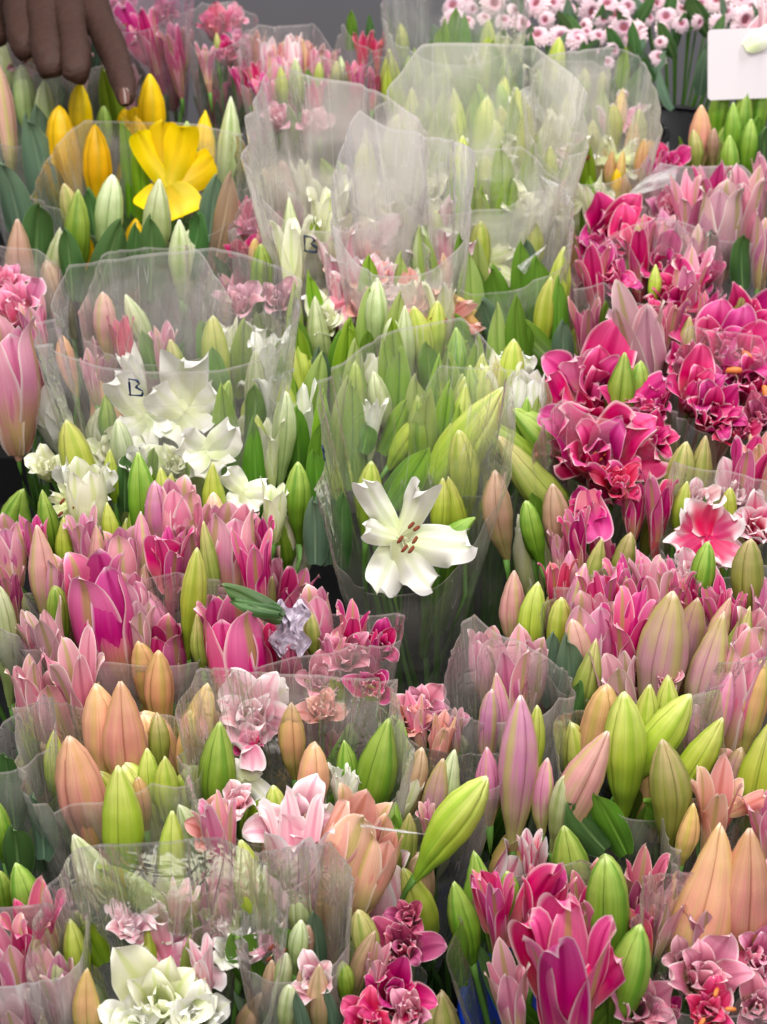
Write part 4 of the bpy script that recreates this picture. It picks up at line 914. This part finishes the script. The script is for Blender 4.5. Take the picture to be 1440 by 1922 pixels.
b = B('small rosy pink lily petals squeezed between the yellow bouquet and the milky film', 470, 440, hw=50, leaves=4)
b.dbl('pink', 475, 425, 44, var=1).dbl('red', 455, 470, 36, var=2).half('pink', 485, 500, 500, 420, 40, 'parted').half('magenta', 460, 450, 465, 370, 40, 'parted').bud('b_peach', 475, 510, 480, 450, 26)
b.sleeve(500, 470, 70, front=.0, back=.06, milk=.14).finish()

b = B('tall milky sleeve with blue letter B over cream lilies and pale leaves', 660, 420, hw=130, leaves=10, leafk='leaf')
b.dbl('cream', 680, 370, 66, var=1).dbl('cream', 705, 400, 50, var=2).dbl('blushwhite', 655, 350, 44, var=3).leaf('leaf_bright', 640, 360, 600, 300, 46).bud('b_pale', 600, 430, 590, 340, 46).bud('b_lime', 640, 450, 620, 370, 50).half('cream', 580, 370, 560, 300, 50).bud('b_green', 645, 330, 635, 305, 30)
b.dbl('blushwhite', 700, 540, 60, var=0, d=.01).half('blushwhite', 640, 600, 630, 500, 50, 'parted').half('blushwhite', 660, 600, 655, 480, 50, 'parted').half('cream', 720, 500, 690, 470, 50).dbl('salmon', 690, 590, 46).bud('b_pale', 600, 640, 590, 560, 50).dbl('mauve', 545, 420, 40).dbl('mauve', 520, 560, 50).dbl('mauve', 450, 570, 50)
b.leaf('leaf', 570, 720, 560, 600, 60).leaf('leaf', 640, 720, 640, 620, 60).leaf('leaf_grey', 600, 760, 600, 650, 60)
lush(b, (545, 300, 745, 600), 17, 11, ['cream', 'cream', 'blushwhite', 'L', 'L', 'L', 'b_lime', 'b_pale', 'white'], d=.01, size=1.35)
b.sleeve(640, 480, 165, front=.035, back=.22, milk=.34, dep=.6, streaks=.5, depth=.45, tint='#f4ecea')
ink_mark(b, 582, 457, 34, 'B').finish()

b = B('broad dark green leaves rising from a milky sleeve with a peach petal', 940, 560, hw=110, leaves=8, leafk='leaf')
b.leaf('leaf', 930, 640, 860, 475, 100, var=1).leaf('leaf', 970, 640, 915, 500, 90).leaf('leaf', 1010, 640, 1005, 480, 90).leaf('leaf_grey', 950, 680, 900, 560, 80).leaf('leaf_grey', 1035, 650, 1040, 540, 60).half('salmon', 850, 580, 838, 480, 40).bud('b_peach', 885, 600, 845, 550, 44, d=.01)
b.leaf('leaf', 900, 680, 850, 590, 70).leaf('leaf_grey', 1000, 560, 985, 450, 60).leaf('leaf_bright', 870, 700, 850, 620, 60).bud('b_green', 860, 690, 855, 620, 50).leaf('leaf', 960, 700, 990, 600, 60).leaf('leaf_grey', 1060, 700, 1055, 600, 60)
lush(b, (860, 480, 1060, 640), 9, 20, ['L', 'L', 'L', 'b_lime', 'white'], leaves=('leaf', 'leaf_bright', 'leaf_pale'), size=1.4)
b.flap([(970, 500), (1025, 462), (1005, 490), (985, 515)], .08)
b.sleeve(930, 540, 140, front=.03, back=.12, milk=.13).finish()

b = B('yellow green lily heads blurred by milky film in the centre of the photo', 880, 370, hw=140, leaves=14, leafk='leaf')
for (x, y, k) in ((850, 300, 'cream'), (920, 330, 'cream'), (880, 400, 'cream'), (960, 280, 'cream'), (800, 360, 'cream'), (980, 390, 'cream')): b.dbl(k, x, y, 46)
b.half('blushwhite', 790, 300, 795, 255, 50, 'parted').half('blushwhite', 830, 430, 835, 370, 50, 'parted').half('salmon', 780, 260, 760, 200, 40).bud('b_lime', 850, 290, 850, 220, 44).bud('b_lime', 930, 290, 930, 230, 44).bud('b_lime', 900, 500, 900, 420, 50).bud('b_lime', 1000, 470, 1000, 400, 50)
b.leaf('leaf_bright', 860, 470, 850, 330, 60).leaf('leaf_bright', 940, 470, 960, 330, 60).bud('b_lime', 820, 480, 815, 400, 50).leaf('leaf', 780, 330, 790, 200, 50).bud('b_lime', 980, 250, 975, 190, 40).leaf('leaf_bright', 900, 300, 890, 200, 50)
lush(b, (760, 230, 1050, 520), 21, 12, ['cream', 'cream', 'cream', 'L', 'L', 'L', 'b_lime', 'b_lime', 'blushwhite'], d=.01, size=1.4)
b.flap([(1012, 328), (1075, 362), (1066, 384), (1040, 362)], .12).flap([(958, 180), (1000, 168), (1034, 235), (985, 200)], .1, .25)
b.sleeve(900, 420, 190, front=.035, back=.22, milk=.34, dep=.6, streaks=.5, tint='#f6f4ea').finish()

b = B('pinkish lily with dark red stamens and small yellow buds behind thin film', 1110, 310, hw=90, leaves=8, leafk='leaf_grey')
b.fl('blushwhite', 1085, 300, [(1050, 270, 40), (1085, 250, 46), (1115, 290, 40), (1080, 330, 50)], stam=3, ssz=.9).bud('b_yellow', 1160, 370, 1155, 320, 26).bud('b_peach', 1145, 340, 1148, 285, 26).bud('b_peach', 1165, 345, 1168, 285, 24).bud('b_lime', 1200, 300, 1195, 210, 40).bud('b_peach', 1172, 375, 1172, 330, 20)
b.half('cream', 1110, 380, 1100, 330, 60).bud('b_lime', 1030, 350, 1030, 280, 40).bud('b_lime', 1110, 280, 1110, 230, 34).bud('b_lime', 1150, 270, 1150, 200, 40).leaf('leaf', 1050, 240, 1045, 150, 60).dbl('cream', 1050, 390, 50).dbl('cream', 1130, 380, 40).leaf('leaf', 1090, 240, 1090, 170, 50)
lush(b, (1030, 190, 1210, 380), 16, 14, ['cream', 'L', 'L', 'b_lime', 'b_peach', 'blushwhite'], size=.85)
b.sleeve(1105, 340, 120, front=.03, back=.17, milk=.26).finish()

b = B('mauve pink lilies inside hazy film below the green buds and white card', 1320, 370, hw=120, leaves=6)
b.dbl('hot', 1250, 310, 46, var=1).half('pink', 1290, 440, 1280, 330, 84, 'parted').half('hot', 1330, 400, 1330, 300, 84, 'parted').half('mauve', 1350, 480, 1350, 350, 90, 'bell').dbl('pink', 1250, 400, 40).half('dusty', 1400, 430, 1400, 320, 90).dbl('hot', 1390, 360, 50, var=3).half('dusty', 1430, 520, 1436, 400, 60)
b.leaf('leaf_grey', 1340, 540, 1330, 430, 60).leaf('leaf_dark', 1400, 540, 1390, 440, 60).half('mauve', 1310, 520, 1300, 430, 60).half('hot', 1230, 360, 1225, 290, 50, 'parted').half('dusty', 1435, 350, 1430, 290, 60)
b.flap([(1168, 374), (1210, 335), (1275, 308), (1268, 345)], .09, .5)
b.sleeve(1330, 420, 125, front=.0, back=.03, milk=.24, tint='#f0e4ee').finish()

b = B('bunch of plump green buds with one brick red bud under the white card', 1370, 235, hw=90, leaves=8, leafk='leaf')
b.bud('b_green', 1350, 240, 1352, 165, 46).bud('b_green', 1390, 250, 1395, 170, 52).bud('b_green', 1425, 230, 1425, 165, 44).bud('b_green', 1375, 270, 1372, 200, 44).bud('b_brown', 1338, 285, 1336, 244, 26, d=.01).bud('b_green', 1368, 300, 1366, 260, 42).bud('b_orange', 1312, 255, 1312, 206, 50).bud('b_olive', 1303, 295, 1300, 248, 34)
b.leaf('leaf', 1420, 300, 1420, 220, 60).leaf('leaf_dark', 1440, 310, 1435, 240, 60).bud('b_green', 1405, 290, 1405, 230, 40)
b.finish()

# ---- far row
b = B('dusky pink buds and dim green leaves half hidden behind the brown hand', 130, 110, hw=80, leaves=14, leafk='leaf_dark')
lush(b, (30, 50, 230, 130), 16, 31, ['dusty', 'L', 'b_brown', 'mauve', 'b_pale', 'L'], leaves=('leaf_dark', 'leaf_grey'), size=.8, d=-.03)
b.sleeve(130, 120, 110, front=.02, back=.08, milk=.16).finish()

b = B('shadowy magenta lily in a hazy purple sleeve behind the hand', 270, 60, hw=80, leaves=6)
b.pet('hot', 290, 110, 225, 10, 70).half('magenta', 290, 110, 270, 20, 70, 'parted').half('plum', 330, 120, 320, 50, 60).dbl('plum', 230, 20, 40).dbl('plum', 310, 30, 36).half('mauve', 345, 110, 350, 50, 40)
b.sleeve(275, 80, 95, front=.03, back=.12, milk=.16, tint='#e4cbdb').finish()
b = B('ruffled crimson pink lily beside the pale pink group in the far row', 415, 85, hw=55, leaves=6)
b.dbl('red', 405, 50, 44, var=1).dbl('pink', 440, 40, 34, var=3).dbl('magenta', 425, 100, 38, var=2).half('pink', 390, 140, 385, 80, 44, 'parted').dbl('pink', 450, 80, 30).bud('b_olive', 410, 110, 408, 65, 20)
b.half('magenta', 490, 180, 470, 120, 44, 'parted').half('hot', 455, 150, 445, 115, 40)
b.sleeve(420, 110, 65, front=.03, back=.05, milk=.10).finish()
b = B('pale pink pointed lily buds tightly packed in the far row', 550, 120, hw=90, leaves=6)
for i, (x, y, h, k) in enumerate(((485, 60, 85, 'salmon'), (505, 75, 90, 'blushwhite'), (530, 72, 100, 'salmon'), (552, 68, 110, 'blushwhite'), (575, 72, 100, 'salmon'), (598, 88, 85, 'dusty'), (620, 95, 80, 'pink'), (515, 100, 80, 'pink'), (545, 105, 70, 'blushwhite'))):
    b.half(k, x, y+h, x, y, 40, 'bell' if i % 2 else 'parted')
b.bud('b_pale', 560, 190, 555, 115, 36, d=.01).bud('b_lime', 530, 190, 528, 130, 30, d=.01).bud('b_lime', 600, 175, 600, 120, 24).half('magenta', 595, 210, 590, 150, 50, 'parted').leaf('leaf', 575, 170, 580, 130, 26).bud('b_olive', 630, 180, 632, 120, 26)
b.half('hot', 500, 200, 490, 140, 50, 'parted').dbl('mauve', 520, 230, 34).dbl('mauve', 590, 240, 40)
b.sleeve(550, 160, 100, front=.02, back=.04, milk=.14).finish()
b = B('pair of magenta lilies standing against the grey panel in the far row', 685, 110, hw=45, leaves=5)
b.half('red', 680, 140, 682, 60, 46, 'parted').half('hot', 672, 190, 668, 110, 50, 'half').half('red', 708, 130, 708, 70, 34, 'parted').half('magenta', 700, 190, 705, 130, 36).leaf('leaf_dark', 695, 90, 694, 28, 24).leaf('leaf', 655, 90, 660, 22, 34).bud('b_pale', 645, 170, 640, 110, 24)
b.sleeve(680, 160, 55, front=.02, back=.04, milk=.10).finish()
b = B('lime green buds and tall leaves in milky film, far row centre', 850, 130, hw=120, leaves=12, leafk='leaf')
b.bud('b_lime', 738, 170, 730, 102, 50).bud('b_green', 760, 170, 768, 110, 30).bud('b_lime', 920, 180, 914, 48, 44, var=1).leaf('leaf', 930, 190, 925, 80, 50).leaf('leaf', 860, 170, 855, 20, 60).leaf('leaf_bright', 840, 160, 830, 40, 50).leaf('leaf', 885, 160, 870, 30, 40).leaf('leaf_dark', 800, 180, 810, 80, 60)
b.bud('b_lime', 755, 90, 752, 50, 30).leaf('leaf_bright', 880, 220, 870, 120, 50).half('cream', 885, 130, 880, 100, 30).leaf('leaf_grey', 970, 190, 965, 100, 50).leaf('leaf_bright', 800, 240, 790, 150, 50).bud('b_lime', 960, 130, 958, 100, 24).leaf('leaf', 830, 260, 850, 150, 60)
lush(b, (760, 90, 980, 260), 22, 15, ['L', 'L', 'L', 'b_lime', 'b_green', 'cream'], size=.85)
b.sleeve(850, 170, 130, front=.04, back=.14, milk=.15, tint='#f2f4ee').finish()
b = B('one upright lime bud with two smaller buds, below the pink chrysanthemums', 1060, 140, hw=60, leaves=8, leafk='leaf')
b.bud('b_lime', 1042, 165, 1046, 78, 44, var=1).bud('b_lime', 1098, 175, 1096, 132, 28).bud('b_lime', 1130, 180, 1130, 138, 28).leaf('leaf', 1060, 220, 1060, 130, 50).leaf('leaf_dark', 1100, 150, 1095, 80, 40).leaf('leaf_bright', 1030, 200, 1022, 120, 40).leaf('leaf_dark', 1150, 230, 1150, 150, 40)
lush(b, (1010, 130, 1180, 240), 10, 16, ['L', 'L', 'b_lime', 'b_green'], size=.8)
b.sleeve(1070, 190, 75, front=.03, back=.07, milk=.16).finish()
b = B('pale cream and pink lilies cut off by the photo edge beneath the hand', 20, 150, hw=60, leaves=10, leafk='leaf_grey')
b.half('cream', 20, 140, 12, 30, 60, 'bell').bud('b_blush', 15, 320, 8, 130, 44).bud('b_pale', 48, 230, 45, 130, 50).leaf('leaf_grey', 80, 330, 75, 200, 70).bud('b_pale', 90, 240, 88, 160, 50).leaf('leaf_grey', 20, 430, 15, 310, 60)
b.sleeve(30, 230, 80, front=.0, back=.05, milk=.16).finish()

# ------------------------------------------------------------ chrysanthemum bunches behind
def ray_mesh(var):
    key = ('ray', var)
    if key in CACHE: return CACHE[key]
    rs = random.Random(var); V, F, U = [], [], []
    for ring, (n, r0, r1, z0, z1) in enumerate(((20, .22, 1.0, .15, -.10), (18, .2, .86, .22, .16), (14, .18, .66, .26, .34))):
        for k in range(n):
            a = k/n*6.283+rs.uniform(-.08, .08); dr = Vector((math.cos(a), math.sin(a), 0)); sd = Vector((-dr.y, dr.x, 0)); L = r1*rs.uniform(.9, 1.05); b0 = len(V)
            for i in range(5):
                t = i/4; r = r0+(L-r0)*t; z = z0+(z1-z0)*t+.16*math.sin(math.pi*t); w = .15*(.5+.7*math.sin(math.pi*min(1, t*.8+.1)))*(.55 if i == 4 else 1)
                for j in (-1, 0, 1): V.append(dr*r+sd*w*j+Vector((0, 0, z-.04*(j == 0))))
            for i in range(4):
                for j in range(2):
                    q = b0+i*3+j; F.append((q, q+1, q+4, q+3)); U.append(((j/2, i/4), ((j+1)/2, i/4), ((j+1)/2, (i+1)/4), (j/2, (i+1)/4)))
    me = mesh_from('bloom', V, F, U, K['daisy']); CACHE[key] = me; return me
def eye_mesh():
    if 'eye' in CACHE: return CACHE['eye']
    V, F = [], []
    for i, (r, z) in enumerate(((.30, .18), (.26, .30), (.15, .34), (.03, .30))):
        for j in range(12): V.append((r*math.cos(j*.5236), r*math.sin(j*.5236), z))
    for i in range(3):
        for j in range(12): F.append((i*12+j, i*12+(j+1) % 12, (i+1)*12+(j+1) % 12, (i+1)*12+j))
    F.append(tuple(range(36, 48)))
    CACHE['eye'] = mesh_from('eye', V, F, None, K['eye']); return CACHE['eye']
def mums(label, pts, seed, r=25):
    rs = random.Random(seed); cx = sum(p[0] for p in pts)/len(pts); cy = sum(p[1] for p in pts)/len(pts)
    base = at(cx, cy, -.12, .04)+Vector((0, .05, -.38)); root = new('chrysanthemum_bunch', None); root.location = base
    tag(root, label, 'chrysanthemums', 'pink chrysanthemum bunches in the far row')
    for k in range(16):
        x, y = rs.choice(pts); P = at(x+rs.uniform(-30, 30), y+rs.uniform(30, 150), -.14, .02); L = rs.uniform(.05, .09)
        ax = Vector((rs.uniform(-.8, .8), rs.uniform(-.4, .2), 1)).normalized()
        new('leaf', blade_mesh(rs.choice(['leaf_dark', 'leaf_dark', 'leaf_grey']), rs.randrange(7), 'leaf'), root, Matrix.Translation(P-base) @ frame(ax, face=-FW+Vector((rs.uniform(-1, 1), 0, 0))) @ Matrix.Diagonal((.02, .014, L, 1)))
    for (x, y) in pts:
        P = at(x, y, -.12, .04+rs.uniform(-.01, .01)); m = mpp(P); R_ = r*m*rs.uniform(.65, 1.15)
        ax = (-FW+Vector((rs.uniform(-1, 1), 0, rs.uniform(-.5, 1.1)))).normalized()
        M = Matrix.Translation(P-base) @ frame(ax, rs.uniform(0, 6)) @ Matrix.Scale(R_, 4)
        f = new('bloom', ray_mesh(rs.randrange(3)), root, M); new('eye', eye_mesh(), f)
        V, F, U = tube([P-base, P-base-ax*.02-Vector((0, 0, .02)), (P-base)*.5+Vector((0, 0, -.0)), Vector((0, 0, 0))], [.002, .002, .0025, .003], 5)
        new('stem', mesh_from('stem', V, F, U, K['stem']), root)
rs = random.Random(3)
def scatter(x0, x1, y0, y1, n, dmin=25):
    out = []
    for _ in range(4000):
        p = (rs.uniform(x0, x1), rs.uniform(y0, y1))
        if all((p[0]-q[0])**2+(p[1]-q[1])**2 > dmin**2 for q in out): out.append(p)
        if len(out) >= n: break
    return out
mums('hazy pale pink chrysanthemums behind the lime buds, nearest the middle', scatter(850, 1000, -20, 50, 20), 1)
mums('pale pink chrysanthemums with round brown eyes at the top, beside the hazy ones', scatter(1005, 1190, -25, 75, 34), 2)
mums('pale pink button chrysanthemums at the top, beside the white card', scatter(1195, 1400, -25, 60, 34), 4)
mums('small drooping chrysanthemums hanging below the others in dark gap', [(1085, 75), (1112, 100), (1140, 118), (1122, 70), (1150, 95), (1235, 110), (1240, 80), (1100, 62)], 5, 17)
mums('extra pink chrysanthemums peeping over the top edge next to the card', scatter(1390, 1480, -40, 30, 7), 6)

# ------------------------------------------------------------ white card with a lily petal over its corner
P0 = at(1388, 120, .10, .05); m = mpp(P0); wv, hv = 60*m, 64*m
V, F = [], []
N = 6; rc = .12
for s_ in (-.0006, .0006):
    for (cx_, cz_, a0) in ((1, 1, 0), (-1, 1, 90), (-1, -1, 180), (1, -1, 270)):
        for k in range(N+1):
            a = R(a0+90*k/N); V.append(((cx_*(1-rc)+rc*math.cos(a))*wv, s_-.04*0, (cz_*(1-rc)+rc*math.sin(a))*hv))
n = len(V)//2; F = [tuple(range(n))[::-1], tuple(range(n, 2*n))]+[(i, (i+1) % n, n+(i+1) % n, n+i) for i in range(n)]
card = new('price_card', mesh_from('price_card', [(v[0], v[1], v[2]) for v in V], [f if len(f) > 4 else f for f in F], None, K['paper'], False))
card.location = P0; card.rotation_euler = (R(-18), R(-1.5), R(3))
tag(card, 'blank white card with rounded corners standing above the green buds', 'card')
b = B('cut blush white lily petal bending over the corner of the white card', 1425, 60, name='cut_lily', cat='lily', off=.20, lift=.05, leaves=0, group='none')
del b.root['group']
b.pet('blushwhite', 1395, 84, 1450, 20, 46).pet('white', 1400, 84, 1462, 50, 50, d=.008).half('blushwhite', 1436, 100, 1432, 0, 40, 'parted')
b.finish(0)

# ------------------------------------------------------------ buckets
def bucket(label, px, py, lift, mat, r=.11, h=.30, z0=0.0, rim=None):
    P = at(px, py, 0, lift); root = new('flower_bucket', None); root.location = (P.x, P.y, z0)
    tag(root, label, 'bucket')
    V, F = [], []; N = 48
    prof = [(0, .01), (r*.78, .01), (r*.8, 0), (r*1.0, h), (r*.985, h), (r*.77, .02), (0, .02)]
    for (q, z) in prof:
        for j in range(N): V.append((q*math.cos(j/N*6.2832), q*math.sin(j/N*6.2832), z))
    for i in range(len(prof)-1):
        for j in range(N): F.append((i*N+j, i*N+(j+1) % N, (i+1)*N+(j+1) % N, (i+1)*N+j))
    new('body', mesh_from('body', V, F, None, mat), root)
    pts = [(r*1.0*math.cos(a/40*6.2832), r*1.0*math.sin(a/40*6.2832), h) for a in range(41)]
    V, F, U = tube(pts, .005, 8); new('rim', mesh_from('rim', V, F, U, mat), root)
    pts = [(r*1.02*math.cos(a), -abs(r*1.02*math.sin(a)), h-.02-.10*math.sin(a)) for a in [i*math.pi/20 for i in range(21)]]
    V, F, U = tube(pts, .002, 6); new('handle', mesh_from('handle', V, F, U, K['foil']), root)
bucket('bright blue plastic bucket under the big magenta lily', 1035, 1850, -.12, K['blue'], r=.085, h=.59)
for q_, (x_, t_) in enumerate(((930, 'lime buds'), (1090, 'drooping chrysanthemums'), (1250, 'button chrysanthemums'))):
    bucket('black bucket of the far row behind the film, under the '+t_, x_, 120, -.02, K['bucket'], r=.16, h=.30, z0=.66)
bucket('black plastic bucket in the dark gap under the white lily', 900, 1330, -.20, K['bucket'], h=.36)
bucket('black bucket beneath the pink ruffled lilies at the lower dark gap', 760, 2020, -.10, K['bucket'], h=.36)
bucket('black bucket below the yellow lilies', 170, 760, -.22, K['bucket'], h=.36, z0=.11)

# ------------------------------------------------------------ crumpled scrap of film
def scrap(label, px, py, w_, h_, off, seed, mat):
    rs = random.Random(seed); P = at(px, py, off); m = mpp(P); V, F, U = [], [], []; n = 14
    for i in range(n):
        for j in range(n):
            x = (i/(n-1)-.5)*w_*m*(1+.25*math.sin(j*.9+seed)); y = (j/(n-1)-.5)*h_*m*(1+.2*math.sin(i*.7))
            q = abs(noise.noise(Vector((i*.35, j*.35, seed))))*1.0+.4*abs(noise.noise(Vector((i*.8, j*.8, seed+3))))
            V.append(RT*x+UP*y-FW*(q*.03))
    for i in range(n-1):
        for j in range(n-1):
            a = i*n+j; F.append((a, a+1, a+n+1, a+n)); U.append(((i/n, j/n),)*4)
    o = new('film_scrap', mesh_from('film_scrap', V, F, U, mat, False)); o.location = P
    tag(o, label, 'scrap'); return o
scrap('crumpled silvery scrap of film lying on the deep pink lilies', 545, 1178, 66, 92, .06, 5, K['foil'])

# ------------------------------------------------------------ hand reaching in for the yellow lilies
def skin_mesh(name, pts, edges, rad, mat, sub=2):
    me = bpy.data.meshes.new(name); me.from_pydata([tuple(p) for p in pts], edges, [])
    o = bpy.data.objects.new(name, me); C.objects.link(o)
    sk = o.modifiers.new('s', 'SKIN'); sk.use_smooth_shade = True
    sb = o.modifiers.new('d', 'SUBSURF'); sb.levels = sb.render_levels = sub
    for i, r in enumerate(rad):
        v = me.skin_vertices[0].data[i]; v.radius = r if isinstance(r, tuple) else (r, r); v.use_root = (i == 0)
    dg = bpy.context.evaluated_depsgraph_get(); m2 = bpy.data.meshes.new_from_object(o.evaluated_get(dg))
    bpy.data.objects.remove(o); m2.materials.clear(); m2.materials.append(mat)
    m2.polygons.foreach_set('use_smooth', [True]*len(m2.polygons)); return m2
def H(px, py, d): return at(px, py, .34+d)
hb = H(110, 20, 0); mh = mpp(hb)
pts, ed, rd = [], [], []
def chain(ps, start=None):
    k = start
    for (x, y, d, r) in ps:
        pts.append(H(x, y, d)-hb); rd.append(r*mh); i = len(pts)-1
        if k is not None: ed.append((k, i))
        k = i
    return k
chain([(90, -50, .03, 84)])                     # back of the hand
chain([(60, -180, .06, 60), (30, -330, .10, 58), (0, -480, .14, 62)], 0)
# each finger: knuckle, slim phalanx, thick middle joint, slim phalanx, end joint, tip turned under
chain([(44, -10, .040, 45), (40, 22, .042, 36), (38, 44, .034, 28), (40, 66, .026, 30), (46, 88, .012, 26), (52, 98, -.006, 25), (60, 108, -.028, 18)], 0)
chain([(82, -8, .050, 48), (84, 30, .052, 38), (84, 58, .044, 29), (88, 92, .036, 32), (94, 120, .018, 27), (98, 134, -.006, 26), (102, 148, -.032, 19)], 0)
chain([(120, -8, .046, 48), (130, 32, .048, 38), (136, 62, .040, 29), (142, 98, .032, 32), (144, 130, .016, 27), (142, 142, -.006, 26), (136, 158, -.032, 19)], 0)
chain([(152, -20, .038, 46), (176, 22, .036, 37), (190, 50, .030, 29), (206, 80, .024, 31), (220, 116, .012, 26), (230, 150, .000, 25), (236, 176, -.010, 20), (237, 196, -.022, 13)], 0)
chain([(20, -60, .01, 38), (-14, -10, -.02, 34), (-16, 40, -.04, 28), (0, 78, -.05, 21)], 0)
me = skin_mesh('person', pts, ed, rd, K['skin'], 3)
for v in me.vertices:                                        # loose skin: creases over the joints, uneven flesh
    c = v.co; nn = v.normal
    a = noise.noise(c*60)*.0012 + abs(noise.noise(Vector((c.x*70, c.y*70, c.z*260))))*-.0016
    v.co = c+nn*a
hand = new('person', me); hand.location = hb
tag(hand, 'brown hand reaching down with bent fingers above the yellow lilies', 'person')
def nail(x, y, d, w_, h_, tilt):
    V, F = [], []
    for i in range(7):
        for j in range(9):
            u, v = i/3-1, j/4-1; k = math.sqrt(max(0, 1-abs(v)**3*.6))
            V.append((u*k*w_*mh, -(u*u*.35)*w_*mh*-1-.001, v*h_*mh))
    for i in range(6):
        for j in range(8):
            q = i*9+j; F.append((q, q+9, q+10, q+1))
    o = new('nail', mesh_from('nail', V, F, None, K['nail']), hand)
    o.location = H(x, y, d)-hb; o.rotation_euler = (R(-35), R(tilt), 0)
nail(233, 180, .013, 9, 14, -8)
